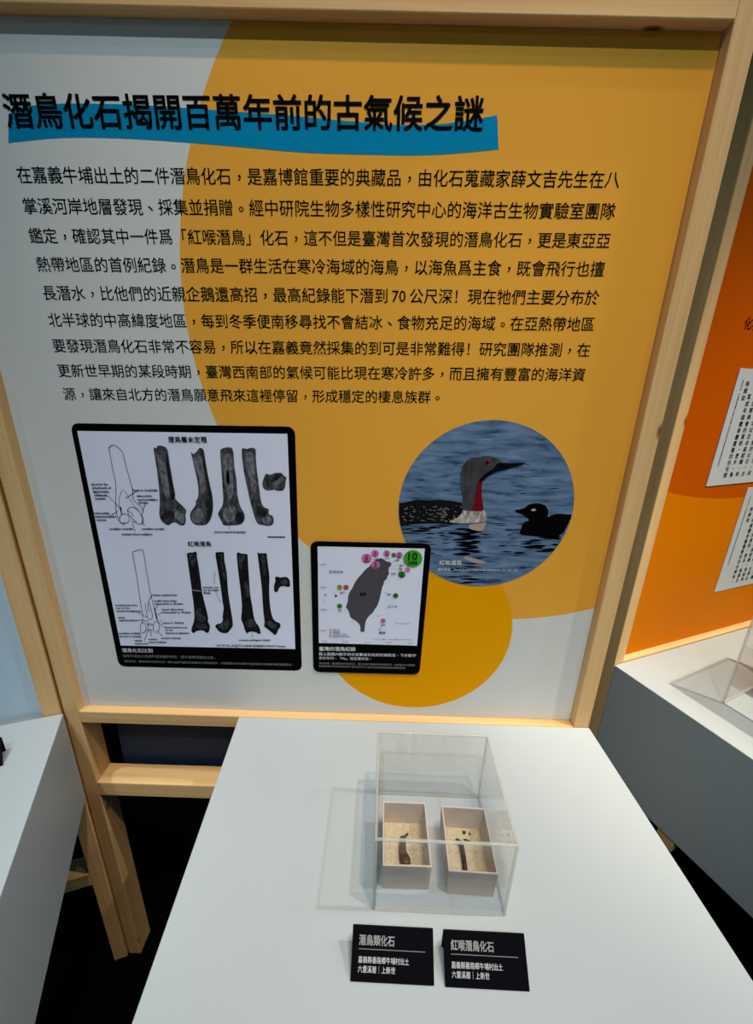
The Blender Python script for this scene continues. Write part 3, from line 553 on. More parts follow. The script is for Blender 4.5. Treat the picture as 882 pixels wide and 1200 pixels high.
 'ripples': [[(21387,38827),(22248,39072),(23129,39077),(23893,38994),(22910,38730),(22024,38759)],[(22831,38781),(23511,38951),(24208,38943),(24815,38843),(24036,38671),(23337,38693)],[(22983,38580),(23823,38723),(24678,38718),(25420,38617),(24458,38476),(23602,38488)],[(23521,38534),(24391,38740),(25284,38711),(26067,38525),(25069,38330),(24174,38365)],[(22934,38139),(23691,38362),(24470,38365),(25145,38285),(24279,38045),(23497,38073)],[(21375,38018),(22401,38234),(23445,38228),(24352,38106),(23179,37886),(22131,37909)],[(21846,37868),(22682,38054),(23535,38043),(24278,37919),(23321,37733),(22466,37757)],[(23519,37705),(24324,37893),(25148,37877),(25869,37737),(24947,37551),(24120,37578)],[(22301,37534),(23283,37721),(24282,37720),(25149,37616),(24026,37425),(23024,37441)],[(22818,37333),(23928,37525),(25053,37540),(26026,37480),(24758,37275),(23629,37282)],[(22273,37163),(23244,37362),(24234,37356),(25094,37236),(23983,37036),(22990,37056)],[(21157,36973),(22167,37191),(23195,37195),(24085,37102),(22931,36873),(21899,36893)],[(24098,36800),(24773,36982),(25466,36976),(26070,36880),(25298,36692),(24601,36717)],[(21624,36506),(22754,36744),(23906,36739),(24906,36605),(23613,36362),(22458,36387)],[(23648,36495),(24453,36705),(25277,36705),(25994,36615),(25074,36394),(24245,36418)],[(22725,36324),(23553,36494),(24398,36483),(25133,36362),(24185,36194),(23338,36214)],[(21852,36021),(22729,36266),(23627,36265),(24408,36159),(23405,35900),(22502,35931)],[(22541,35864),(23587,36117),(24656,36115),(25585,35995),(24389,35730),(23316,35759)],[(23817,35683),(24487,35898),(25179,35871),(25789,35703),(25021,35491),(24326,35531)],[(22504,35443),(23527,35627),(24566,35637),(25464,35568),(24295,35373),(23253,35382)],[(21397,35299),(22469,35507),(23559,35512),(24502,35417),(23276,35201),(22184,35216)],[(23154,35113),(24203,35271),(25266,35276),(26186,35195),(24987,35035),(23921,35039)],[(22642,34995),(23571,35231),(24522,35235),(25346,35146),(24283,34895),(23329,34920)],[(24117,34913),(24889,35104),(25682,35080),(26377,34915),(25492,34732),(24697,34763)],[(22340,34528),(23078,34777),(23839,34772),(24501,34667),(23657,34403),(22892,34439)],[(21395,34375),(22461,34615),(23548,34598),(24496,34431),(23276,34193),(22185,34224)],[(13012,37881),(14163,37990),(15317,38009),(16309,37974),(14995,37861),(13840,37848)],[(18423,38067),(19000,38214),(19587,38220),(20093,38177),(19434,38018),(18846,38033)],[(17080,39110),(17556,39226),(18038,39234),(18454,39210),(17911,39083),(17426,39093)],[(12507,39277),(13235,39344),(13967,39343),(14597,39277),(13764,39218),(13032,39215)],[(11997,38442),(12983,38542),(13973,38543),(14827,38462),(13699,38368),(12708,38365)],[(14312,38399),(15480,38551),(16656,38554),(17670,38456),(16335,38306),(15158,38309)],[(11663,37882),(12826,38030),(13993,38056),(14996,38037),(13668,37875),(12499,37867)],[(18852,38508),(19969,38592),(21091,38607),(22058,38565),(20781,38483),(19658,38467)],[(13856,39093),(15001,39203),(16149,39231),(17134,39227),(15828,39106),(14678,39089)],[(12693,38689),(13465,38789),(14241,38799),(14909,38762),(14027,38657),(13250,38656)],[(16207,38898),(17220,38984),(18238,38992),(19115,38932),(17957,38851),(16939,38841)],[(15289,38713),(15894,38879),(16508,38883),(17039,38829),(16347,38650),(15731,38669)],[(13191,38713),(13821,38813),(14457,38807),(15005,38728),(14284,38633),(13648,38641)],[(16378,37899),(17121,38036),(17873,38041),(18521,37984),(17672,37840),(16919,37849)],[(17980,39321),(18990,39486),(20010,39495),(20891,39430),(19737,39257),(18714,39264)],[(14202,38273),(15198,38391),(16200,38390),(17065,38297),(15926,38186),(14923,38187)],[(20277,38021),(21052,38121),(21836,38110),(22517,38005),(21629,37916),(20845,37922)],[(20156,38222),(21090,38348),(22034,38344),(22852,38248),(21784,38128),(20838,38133)],[(14463,38891),(15368,39012),(16277,39039),(17058,39045),(16025,38908),(15114,38900)],[(16305,38640),(16833,38786),(17370,38791),(17833,38747),(17230,38588),(16691,38604)],[(16938,38981),(17985,39106),(19037,39135),(19940,39136),(18746,38996),(17692,38985)],[(16829,38956),(17669,39073),(18516,39070),(19249,38986),(18288,38873),(17440,38878)],[(35939,38057),(37011,38223),(38110,38213),(39073,38081),(37844,37923),(36743,37935)],[(35001,37890),(35984,38048),(36991,38052),(37867,37972),(36741,37811),(35732,37818)],[(36544,37897),(37405,38004),(38283,37995),(39053,37888),(38066,37791),(37187,37797)],[(35492,37634),(36569,37793),(37670,37795),(38629,37702),(37396,37544),(36293,37549)],[(37552,37644),(38071,37800),(38618,37784),(39103,37669),(38507,37514),(37958,37541)],[(33941,37262),(34641,37456),(35369,37451),(36007,37355),(35206,37153),(34474,37179)],[(33838,37288),(34484,37473),(35159,37457),(35755,37331),(35014,37146),(34336,37176)],[(32326,37045),(33414,37192),(34519,37217),(35472,37197),(34229,37037),(33120,37030)],[(32571,36811),(33416,36948),(34277,36972),(35018,36970),(34053,36815),(33188,36813)],[(33798,36842),(34645,36932),(35505,36929),(36254,36845),(35284,36763),(34424,36762)],[(33118,36708),(33647,36836),(34192,36851),(34662,36842),(34058,36696),(33510,36704)],[(32761,36536),(33334,36670),(33924,36678),(34436,36639),(33782,36493),(33188,36505)],[(37502,36638),(37991,36799),(38512,36766),(38982,36599),(38417,36449),(37895,36485)],[(33692,36329),(34771,36528),(35876,36535),(36838,36450),(35604,36242),(34495,36254)],[(33790,36151),(34852,36362),(35943,36371),(36891,36292),(35677,36069),(34581,36083)],[(32366,36056),(33180,36232),(34016,36243),(34741,36196),(33811,36006),(32971,36018)],[(33111,35959),(33852,36117),(34618,36101),(35291,35971),(34441,35818),(33673,35840)],[(34434,35956),(35063,36133),(35721,36115),(36303,35980),(35580,35805),(34920,35835)],[(36758,35864),(37275,36008),(37820,35980),(38307,35828),(37711,35696),(37166,35725)],[(35658,35760),(36604,35876),(37567,35882),(38404,35817),(37321,35702),(36356,35700)],[(36244,35600),(37174,35756),(38129,35744),(38969,35613),(37902,35464),(36945,35479)],[(35982,35382),(36580,35520),(37201,35507),(37749,35397),(37062,35263),(36440,35283)],[(34960,35324),(35789,35522),(36646,35526),(37394,35447),(36446,35237),(35584,35257)],[(31628,34985),(32280,35165),(32956,35155),(33550,35047),(32803,34864),(32124,34890)],[(20435,30136),(21504,30323),(22585,30350),(23515,30332),(22295,30124),(21211,30124)],[(21444,32917),(22056,33036),(22678,33031),(23218,32955),(22518,32836),(21894,32848)],[(22042,31725),(22747,31813),(23458,31822),(24071,31786),(23266,31696),(22554,31692)],[(20904,31728),(22052,31854),(23208,31881),(24202,31863),(22891,31727),(21733,31713)],[(23535,32748),(24362,32902),(25204,32896),(25936,32795),(24989,32642),(24146,32656)],[(24351,29718),(25112,29894),(25889,29896),(26563,29817),(25694,29632),(24914,29649)],[(22909,30392),(23716,30524),(24535,30520),(25246,30424),(24323,30295),(23502,30304)],[(25641,31360),(26316,31508),(27004,31524),(27598,31503),(26827,31339),(26136,31346)],[(24762,31633),(25512,31784),(26274,31806),(26929,31800),(26074,31630),(25309,31633)],[(20145,29337),(21258,29449),(22379,29464),(23345,29413),(22072,29301),(20950,29289)],[(22863,29911),(24030,30078),(25212,30081),(26235,29979),(24900,29814),(23716,29817)],[(20762,31571),(21658,31690),(22564,31684),(23350,31578),(22325,31468),(21418,31473)],[(23441,29210),(24583,29417),(25742,29442),(26741,29407),(25436,29180),(24274,29183)],[(24922,34030),(26047,34140),(27183,34154),(28163,34100),(26876,33991),(25739,33980)],[(22586,29051),(23524,29168),(24472,29177),(25291,29115),(24218,28997),(23269,28994)],[(25755,29888),(26369,29986),(26992,29986),(27534,29922),(26831,29825),(26207,29830)],[(21278,31096),(21944,31256),(22622,31271),(23206,31246),(22446,31068),(21765,31078)],[(24950,33732),(25596,33858),(26255,33865),(26824,33821),(26085,33687),(25425,33695)],[(22065,32807),(22810,32936),(23563,32956),(24212,32948),(23362,32804),(22605,32804)],[(23704,32039),(24692,32178),(25691,32191),(26554,32138),(25425,31993),(24424,31992)],[(21432,31519),(22615,31705),(23810,31730),(24839,31696),(23489,31494),(22291,31492)],[(20537,31446),(21306,31537),(22081,31545),(22751,31498),(21871,31406),(21095,31402)],[(19698,32840),(20750,33003),(21812,33021),(22728,32978),(21527,32803),(20462,32803)],[(20448,33296),(20979,33360),(21515,33350),(21981,33268),(21373,33214),(20837,33219)],[(26080,29446),(26736,29586),(27404,29606),(27979,29603),(27230,29444),(26559,29448)],[(23127,32243),(23957,32362),(24796,32375),(25521,32338),(24572,32212),(23731,32211)],[(30431,36186),(31243,36271),(32063,36290),(32769,36281),(31842,36189),(31020,36178)],[(32023,39917),(32640,39997),(33267,39997),(33813,39943),(33107,39865),(32479,39867)],[(32317,36607),(32936,36679),(33566,36667),(34118,36572),(33408,36512),(32779,36517)],[(31267,40077),(31819,40157),(32382,40161),(32870,40122),(32238,40040),(31674,40042)],[(25829,38008),(26372,38135),(26926,38149),(27404,38135),(26785,37992),(26227,38000)],[(29941,31888),(30797,31956),(31661,31959),(32411,31893),(31431,31833),(30567,31825)],[(30023,38076),(30368,38201),(30729,38210),(31040,38196),(30646,38054),(30282,38068)],[(29370,35117),(30098,35224),(30838,35229),(31479,35178),(30647,35069),(29905,35071)],[(29542,39088),(30024,39153),(30514,39146),(30942,39081),(30390,39022),(29900,39027)],[(25505,37489),(26273,37594),(27048,37619),(27714,37627),(26838,37508),(26060,37500)],[(30388,34817),(31249,34875),(32117,34882),(32868,34834),(31882,34782),(31014,34770)],[(32846,32271),(33248,32334),(33662,32315),(34028,32214),(33565,32165),(33153,32176)],[(26314,40072),(26819,40174),(27333,40190),(27775,40193),(27199,40077),(26682,40079)],[(28392,40080),(28892,40113),(29397,40105),(29838,40038),(29264,40017),(28760,40016)],[(28837,36216),(29331,36270),(29833,36261),(30272,36186),(29705,36143),(29203,36146)],[(30337,37461),(30777,37523),(31226,37515),(31619,37446),(31114,37391),(30665,37397)],[(27017,39949),(27791,40058),(28573,40085),(29245,40102),(28362,39976),(27576,39968)],[(27884,39678),(28615,39799),(29358,39819),(29997,39814),(29162,39679),(28417,39678)],[(26577,33252),(27424,33338),(28279,33352),(29017,33322),(28048,33233),(27192,33224)],[(29326,38835),(30151,38956),(30989,38979),(31710,38976),(30767,38839),(29927,38835)],[(29028,36093),(29487,36183),(29955,36193),(30359,36180),(29835,36081),(29365,36084)],[(32171,39883),(32544,39939),(32925,39940),(33257,39905),(32829,39849),(32448,39852)],[(30798,39087),(31404,39193),(32022,39209),(32554,39204),(31862,39085),(31241,39085)],[(26235,41052),(26859,41118),(27489,41119),(28036,41070),(27322,41008),(26691,41006)],[(31577,34484),(31974,34587),(32382,34596),(32736,34579),(32283,34465),(31872,34473)],[(31043,41305),(31828,41388),(32620,41408),(33302,41408),(32406,41317),(31611,41306)],[(18023,34022),(18742,34109),(19465,34127),(20087,34122),(19266,34027),(18541,34019)],[(16322,34453),(16698,34541),(17078,34546),(17406,34522),(16977,34427),(16595,34434)],[(15115,35144),(15866,35275),(16623,35295),(17274,35285),(16416,35138),(15658,35139)],[(16949,37284),(17451,37337),(17956,37326),(18394,37245),(17820,37203),(17315,37207)],[(18925,37588),(19306,37710),(19696,37714),(20033,37680),(19597,37547),(19206,37562)],[(15552,36432),(16373,36520),(17200,36524),(17912,36462),(16973,36378),(16146,36374)],[(17573,34409),(17929,34521),(18292,34516),(18608,34455),(18201,34339),(17836,34356)],[(15819,34575),(16220,34661),(16626,34663),(16977,34627),(16518,34537),(16111,34544)],[(15742,34270),(16499,34328),(17260,34330),(17917,34272),(17050,34222),(16289,34214)],[(14925,35443),(15387,35552),(15854,35562),(16256,35547),(15728,35425),(15260,35432)],[(19775,37445),(20314,37521),(20858,37521),(21329,37472),(20713,37396),(20168,37399)],[(16667,35990),(17451,36067),(18239,36075),(18918,36031),(18022,35955),(17233,35949)],[(16517,37154),(17223,37269),(17935,37291),(18546,37297),(17740,37166),(17026,37163)],[(19525,36971),(20012,37075),(20507,37076),(20935,37027),(20378,36920),(19882,36929)],[(14445,35200),(15025,35321),(15610,35330),(16115,35301),(15452,35170),(14865,35177)],[(19755,35131),(20629,35210),(21508,35221),(22267,35180),(21267,35102),(20387,35092)],[(14998,34285),(15445,34376),(15896,34375),(16286,34329),(15775,34236),(15323,34244)],[(19603,36398),(20039,36449),(20480,36435),(20864,36351),(20364,36313),(19923,36318)],[(16542,35287),(16930,35398),(17324,35392),(17666,35330),(17223,35217),(16827,35233)],[(16522,34427),(16956,34533),(17397,34549),(17775,34552),(17279,34430),(16837,34435)],[(16163,34850),(16566,34947),(16974,34950),(17326,34918),(16866,34813),(16457,34823)],[(15496,36497),(16163,36572),(16834,36567),(17413,36492),(16651,36425),(15980,36426)],[(23409,44113),(23845,44161),(24286,44155),(24669,44098),(24170,44057),(23729,44060)],[(24107,47576),(24651,47658),(25202,47673),(25675,47673),(25054,47580),(24501,47579)],[(29903,45663),(30579,45741),(31261,45763),(31846,45778),(31075,45688),(30391,45679)],[(25570,49461),(25927,49528),(26290,49533),(26604,49514),(26197,49441),(25832,49445)],[(15126,46836),(15436,46889),(15749,46892),(16018,46874),(15664,46818),(15351,46820)],[(28642,50243),(28940,50313),(29246,50322),(29509,50321),(29169,50241),(28861,50245)],[(31964,48923),(32492,49007),(33029,49024),(33491,49030),(32888,48933),(32348,48931)],[(25280,45074),(25713,45110),(26149,45110),(26527,45075),(26032,45043),(25596,45040)],[(30946,45186),(31443,45230),(31948,45224),(32387,45166),(31817,45131),(31313,45131)],[(25248,48217),(25721,48271),(26199,48282),(26610,48278),(26069,48218),(25591,48214)],[(29159,46874),(29768,46954),(30384,46974),(30912,46987),(30218,46894),(29600,46888)],[(27151,45092),(27623,45138),(28100,45134),(28516,45080),(27975,45040),(27498,45041)],[(15366,44338),(15825,44389),(16287,44400),(16683,44398),(16158,44341),(15697,44336)],[(35400,46136),(36116,46211),(36842,46220),(37471,46190),(36652,46114),(35925,46109)],[(18624,50589),(19023,50669),(19427,50683),(19773,50691),(19318,50598),(18913,50600)],[(13092,45148),(13725,45195),(14360,45193),(14907,45137),(14183,45099),(13548,45095)],[(14389,45756),(14965,45803),(15544,45808),(16041,45778),(15383,45732),(14804,45727)],[(13867,43818),(14533,43915),(15203,43933),(15778,43932),(15018,43822),(14346,43820)],[(24539,45278),(24917,45323),(25301,45317),(25635,45265),(25201,45226),(24818,45229)],[(22812,45001),(23289,45077),(23772,45083),(24190,45060),(23645,44979),(23160,44981)],[(20315,49285),(20600,49357),(20890,49366),(21140,49366),(20814,49284),(20523,49289)],[(18184,47668),(18901,47754),(19621,47779),(20238,47803),(19421,47702),(18699,47693)],[(32773,48022),(33334,48069),(33900,48080),(34388,48072),(33747,48021),(33180,48014)],[(31284,49869),(31592,49888),(31904,49881),(32176,49838),(31823,49827),(31512,49827)],[(19001,45396),(19496,45445),(19994,45445),(20425,45406),(19859,45361),(19360,45359)],[(20147,47239),(20762,47287),(21381,47296),(21914,47279),(21210,47230),(20591,47222)]],
 'glints': [[(23993,39769),(25943,40098),(26361,40226),(26266,39454),(25917,38668),(24450,38817),(23690,39181)],[(23820,34031),(27258,33123),(25795,32870),(23681,33538)],[(33322,42600),(33831,42765),(34123,42474),(33542,42307)]],
 'eye': (25488,49990),
 'specks': [[(17832,40934),(18000,41008),(18180,40910),(18011,40859)],[(17349,40426),(17637,40552),(17944,40385),(17654,40298)],[(18657,42097),(18882,42195),(19124,42065),(18897,41997)],[(16392,42014),(16589,42100),(16799,41987),(16600,41927)],[(13919,41248),(14092,41323),(14273,41224),(14100,41172)],[(14404,41678),(14707,41810),(15027,41636),(14722,41545)],[(18958,40449),(19234,40571),(19532,40410),(19253,40325)],[(15974,42504),(16193,42600),(16427,42474),(16205,42408)],[(16881,40498),(17108,40598),(17350,40466),(17121,40397)],[(19306,40876),(19551,40985),(19816,40842),(19568,40767)],[(19118,41860),(19295,41938),(19485,41835),(19307,41782)],[(12957,42017),(13115,42085),(13280,41995),(13121,41948)],[(19120,41127),(19372,41238),(19643,41091),(19389,41015)],[(17110,41208),(17235,41263),(17368,41191),(17242,41153)],[(13330,42327),(13479,42391),(13635,42306),(13485,42262)],[(21729,41124),(21943,41220),(22178,41094),(21961,41028)],[(19173,42151),(19446,42270),(19740,42112),(19464,42030)],[(19424,41588),(19679,41700),(19954,41552),(19696,41474)],[(18884,40417),(19119,40521),(19372,40384),(19135,40312)],[(14195,40775),(14462,40892),(14744,40738),(14475,40657)],[(21965,40680),(22181,40776),(22417,40650),(22198,40583)],[(13154,41373),(13422,41489),(13702,41336),(13433,41255)],[(13988,42493),(14225,42595),(14474,42460),(14236,42389)],[(14394,40768),(14634,40873),(14888,40734),(14646,40662)],[(16914,42053),(17211,42183),(17529,42012),(17229,41922)],[(13195,40119),(13415,40215),(13646,40088),(13425,40021)],[(19252,40477),(19429,40556),(19621,40452),(19442,40398)],[(13053,40370),(13224,40445),(13403,40347),(13231,40295)],[(19483,42438),(19755,42558),(20050,42400),(19775,42318)],[(19528,41911),(19665,41971),(19814,41891),(19675,41850)],[(15477,41627),(15618,41689),(15769,41607),(15626,41565)],[(20960,40788),(21259,40921),(21585,40746),(21283,40654)],[(20537,40331),(20784,40440),(21052,40296),(20802,40220)],[(16968,42023),(17248,42145),(17548,41983),(17265,41899)],[(13131,42093),(13409,42213),(13701,42054),(13421,41971)],[(17559,42544),(17773,42637),(18003,42514),(17787,42449)],[(19848,42258),(20103,42370),(20379,42222),(20121,42145)],[(15739,40227),(15989,40337),(16255,40192),(16003,40116)],[(13933,40093),(14145,40185),(14369,40063),(14155,39998)],[(13001,40315),(13202,40403),(13413,40287),(13211,40226)],[(17221,41247),(17453,41349),(17702,41214),(17467,41144)],[(16088,41118),(16231,41181),(16383,41098),(16239,41055)],[(15157,40610),(15300,40672),(15451,40590),(15307,40547)],[(13895,40889),(14164,41006),(14447,40851),(14176,40770)],[(18079,40977),(18267,41060),(18468,40951),(18279,40894)],[(19343,41355),(19462,41408),(19591,41338),(19470,41302)],[(22164,40365),(22368,40456),(22592,40336),(22385,40273)],[(19603,41189),(19804,41278),(20022,41161),(19819,41099)],[(20780,42440),(20898,42492),(21026,42423),(20907,42387)],[(20908,41114),(21105,41201),(21320,41086),(21120,41026)],[(19008,41627),(19141,41686),(19284,41609),(19150,41568)],[(17313,40482),(17606,40611),(17920,40441),(17624,40351)],[(14495,42040),(14674,42118),(14863,42015),(14683,41961)],[(12933,40765),(13127,40850),(13331,40738),(13136,40679)],[(16372,41995),(16613,42101),(16871,41962),(16627,41889)],[(20226,40507),(20386,40578),(20559,40484),(20398,40435)],[(21460,40634),(21669,40726),(21897,40604),(21685,40540)],[(17913,42504),(18057,42567),(18212,42484),(18066,42440)],[(18264,41523),(18529,41639),(18813,41486),(18546,41405)],[(21880,42705),(22101,42802),(22341,42674),(22118,42607)],[(18668,41398),(18947,41521),(19249,41358),(18966,41273)],[(16868,41364),(16997,41421),(17135,41346),(17004,41307)],[(17427,41288),(17633,41379),(17854,41259),(17646,41196)],[(21064,41863),(21281,41958),(21517,41832),(21298,41766)],[(18371,42109),(18631,42223),(18910,42073),(18648,41994)],[(13859,41266),(13981,41319),(14109,41249),(13986,41212)],[(15441,40773),(15561,40826),(15688,40756),(15567,40720)],[(19646,41348),(19898,41459),(20172,41312),(19916,41235)],[(17864,40317),(18044,40397),(18236,40292),(18055,40237)],[(17916,42672),(18108,42756),(18314,42645),(18120,42587)],[(22178,40434),(22316,40495),(22466,40414),(22327,40372)],[(22216,40770),(22438,40868),(22680,40738),(22456,40670)],[(14339,40259),(14535,40345),(14742,40232),(14545,40172)],[(18739,42384),(18970,42485),(19218,42352),(18985,42282)],[(21165,42869),(21331,42942),(21511,42846),(21343,42796)],[(16181,40161),(16379,40248),(16590,40133),(16390,40073)],[(19312,41764),(19562,41873),(19832,41728),(19580,41652)],[(18959,40869),(19212,40981),(19486,40834),(19230,40756)],[(16525,41563),(16707,41643),(16902,41538),(16718,41482)],[(19609,40225),(19901,40354),(20217,40183),(19922,40094)],[(17663,41996),(17907,42103),(18168,41962),(17922,41888)],[(19049,40301),(19192,40364),(19345,40281),(19201,40237)],[(12666,40686),(12849,40766),(13040,40661),(12856,40606)]],
 'loon_caption': [('紅喉潛鳥',(19386,32785),(23107,32906)),('圖片來源：David Karnå / Wikimedia Commons (CC BY 3.0)',(19254,31541),(32565,31853))],
}

# ------------------------------------------------------------------ floor
bm = bmesh.new()
bx(bm, (-8, -6, -0.02), (10, 4, 0.0))
fl = put('floor', bm, M['floor']); fl['kind'] = 'structure'

bm = bmesh.new()
bx(bm, (-8, 3.6, 0.0), (10, 3.7, 6.0))
wl = put('wall_back', bm, M['floor']); wl['kind'] = 'structure'

# ------------------------------------------------------------------ timber frames
def timber_frame(label, loc, rotz, xl, xr, rails, seed, back=False):
    t = thing('timber_frame', label, 'frame', loc, rotz)
    PW, D = 0.0285, 0.045
    H = 1.93
    for k, x in enumerate((xl, xr-PW)):
        box_obj('post', (x, 0, 0), (x+PW, D, H), M['wood_z'][(seed+k) % 3], t)
    a, b = xl+PW, xr-PW
    box_obj('top_beam', (a, 0, 1.7645), (b, D, 1.806), M['wood_x'][seed % 3], t)
    box_obj('bottom_rail', (a, 0, rails[0]-0.027), (b, D, rails[0]), M['wood_x'][(seed+1) % 3], t)
    box_obj('lower_rail', (a, 0, rails[1]-0.036), (b, D, rails[1]), M['wood_x'][(seed+2) % 3], t)
    if back:
        box_obj('backing_panel', (a+0.02, 0.058, 0.50), (b, 0.064, 0.755), M['navy'], t, 0.0005)
        box_obj('backing_batten', (a+0.02, D, 0.755), (b, 0.064, 0.79), M['wood_x'][1], t)
    return t
timber_frame('pale pine timber frame standing upright around the white and yellow text panel', (0.41, 0, 0), 0,
             -0.0873-0.41, 0.9087-0.41, (0.7595, 0.577), 0, True)
A_R = math.radians(21.0)
R0 = Vector((1.055, 0.183, 0))
timber_frame('pale pine timber frame holding the orange panel at the right', R0, A_R, 0.0, 1.0, (0.762, 0.577), 1)
A_L = math.radians(19.0)
L0 = Vector((-0.0885, -0.0055, 0))
timber_frame('pine timber frame with the pale blue panel at the left', L0, A_L, -1.0, 0.0, (0.745, 0.318), 2)

# ------------------------------------------------------------------ the information panel
BX, BY, BZ = 0.4105, 0.016, 0.757
panel = thing('information_panel', 'large white and yellow printed text panel with bird photo set in the pine frame', 'panel', (BX, BY, BZ))
hw = 0.4690
bm = bmesh.new()
bx(bm, (-hw, 0, 0.003), (hw, 0.012, 1.0070))
put('board', bm, M['board'], panel)
LY = 0.00025
bm = bmesh.new(); bp5 = S5(D['brush']); poly(bm, smooth_loop(bp5[:12], 5, False) + smooth_loop(bp5[12:], 5, False), -LY)
put('brush_stroke', bm, M['brush_blue'], panel)['label'] = 'blue brush stroke behind the title'
bm = bmesh.new()
s, p, q = D['text'][0]
letters(bm, s, V5(p), V5(q), -2*LY, 0.021, 3)
put('title_lettering', bm, M['ink'], panel)
bm = bmesh.new()
for s, p, q in D['text'][1:]:
    letters(bm, s, V5(p), V5(q), -LY, 0.008, 2)
put('body_lettering', bm, M['ink'], panel)

# bone comparison chart
bm = bmesh.new(); poly(bm, round_quad(S5(D['chart_frame']), 0.014), -LY)
chart = put('bone_chart', bm, M['frame_ink'], panel); chart['label'] = 'black bordered chart of fossil bones'
bm = bmesh.new(); poly(bm, S5(D['chart_sheet']), -2*LY)
put('chart_sheet', bm, M['figure_white'], chart)
def inside(p, loop):
    c = False
    for i in range(len(loop)):
        a, b = loop[i-1], loop[i]
        if (a[1] > p[1]) != (b[1] > p[1]) and p[0] < (b[0]-a[0])*(p[1]-a[1])/(b[1]-a[1])+a[0]: c = not c
    return c
loops = [smooth_loop(S5(pts), 2) for pts in D['bones']]
for i, lp in enumerate(loops):
    bm = bmesh.new()
    poly(bm, lp, -3*LY, 0)
    for tone, pts in D['blot']:
        P5 = S5(pts)
        mid = (sum(p[0] for p in P5)/len(P5), sum(p[1] for p in P5)/len(P5))
        if inside(mid, lp): poly(bm, smooth_loop(P5, 3), -4*LY, 1+'ldgw'.index(tone))
    put('bone_picture', bm, [M['bone_grey'] if i < 5 else M['bone_black'], M['blot_l'], M['blot_d'], M['blot_g'], M['blot_w']], chart)
draw = (bmesh.new(), bmesh.new())
for w, pts in D['lines']:
    P5 = S5(pts)
    mark = P5[0][0] > -0.20
    tgt = bmesh.new() if mark else draw[0 if P5[0][1] > 0.33 else 1]
    ribbon(tgt, smooth_loop(P5, 3, False) if len(P5) > 2 else P5, w*0.00026+0.00012, -4*LY)
    if mark: put('scale_bar' if w == 7 else 'pointer_line', tgt, M['ink'], chart)
for bm in draw: put('line_drawing', bm, M['ink'], chart)
bm = bmesh.new()
for s, p, q in D['chart_labels']:
    letters(bm, s, V5(p), V5(q), -5*LY, 0.03, 1, base=True)
for s, p, q in D['chart_heads']:
    letters(bm, s, V5(p), V5(q), -5*LY, 0.014, 2)
put('chart_lettering', bm, M['ink'], chart)
bm = bmesh.new()
for s, p, q in D['chart_title']: letters(bm, s, V5(p), V5(q), -2*LY, 0.01, 2, 0)
for s, p, q in D['chart_caption']: letters(bm, s, V5(p), V5(q), -2*LY, 0.0, 1, 1)
put('chart_caption', bm, [M['caption_white'], M['caption_grey']], chart)

# bird photograph
cx, cz, r = D['bird']
bm = bmesh.new(); disc(bm, (cx, cz), r, -LY, 0, 96)
def in_disc(pts):
    out = []
    for p in pts:
        v = Vector((p[0]-cx, p[1]-cz))
        if v.length > r-0.0006: v = v.normalized()*(r-0.0006)
        out.append((cx+v.x, cz+v.y))
    return out
for pts in D['ripples']: poly(bm, in_disc(smooth_loop(S5(pts), 2)), -1.6*LY, 1)
for pts in D['glints'][:2]: poly(bm, smooth_loop(S5(pts), 3), -1.8*LY, 2)
bird = put('bird_photograph', bm, [M['water'], M['loon_bill'], M['glint']], panel); bird['label'] = 'round photograph of a loon and its chick on blue water'
def dense(pts, n): return smooth_loop(pts, n)
bm = bmesh.new()
poly(bm, in_disc(dense(S5(D['loon_body']), 4)), -3*LY, 0)
poly(bm, dense(S5(D['loon_breast']), 3), -4*LY, 1)
poly(bm, dense(S5(D['loon_neck']), 3), -5*LY, 2)
poly(bm, dense(S5(D['loon_throat']), 3), -6*LY, 3)
poly(bm, dense(S5(D['loon_bill']), 3), -6*LY, 4)
for pts in D['specks']: poly(bm, S5(pts), -3.5*LY, 6)
e = V5(D['eye'])
disc(bm, e, 0.0034, -7*LY, 3, 16); disc(bm, e, 0.0017, -8*LY, 5, 12)
put('loon_picture', bm, [M['loon_dark'], M['loon_white'], M['loon_grey'], M['loon_red'], M['loon_bill'], M['ink'], M['speck']], bird)
bm = bmesh.new()
poly(bm, in_disc(dense(S5(D['loon_chick']), 3)), -3*LY, 0)
poly(bm, dense(S5(D['glints'][2]), 3), -4*LY, 1)
put('chick_picture', bm, [M['loon_chick'], M['glint']], bird)
bm = bmesh.new()
for i, (s, p, q) in enumerate(D['loon_caption']): letters(bm, s, V5(p), V5(q), -5*LY, 0.008 if i == 0 else 0.0, 2)
put('photograph_caption', bm, M['caption_white'], bird)

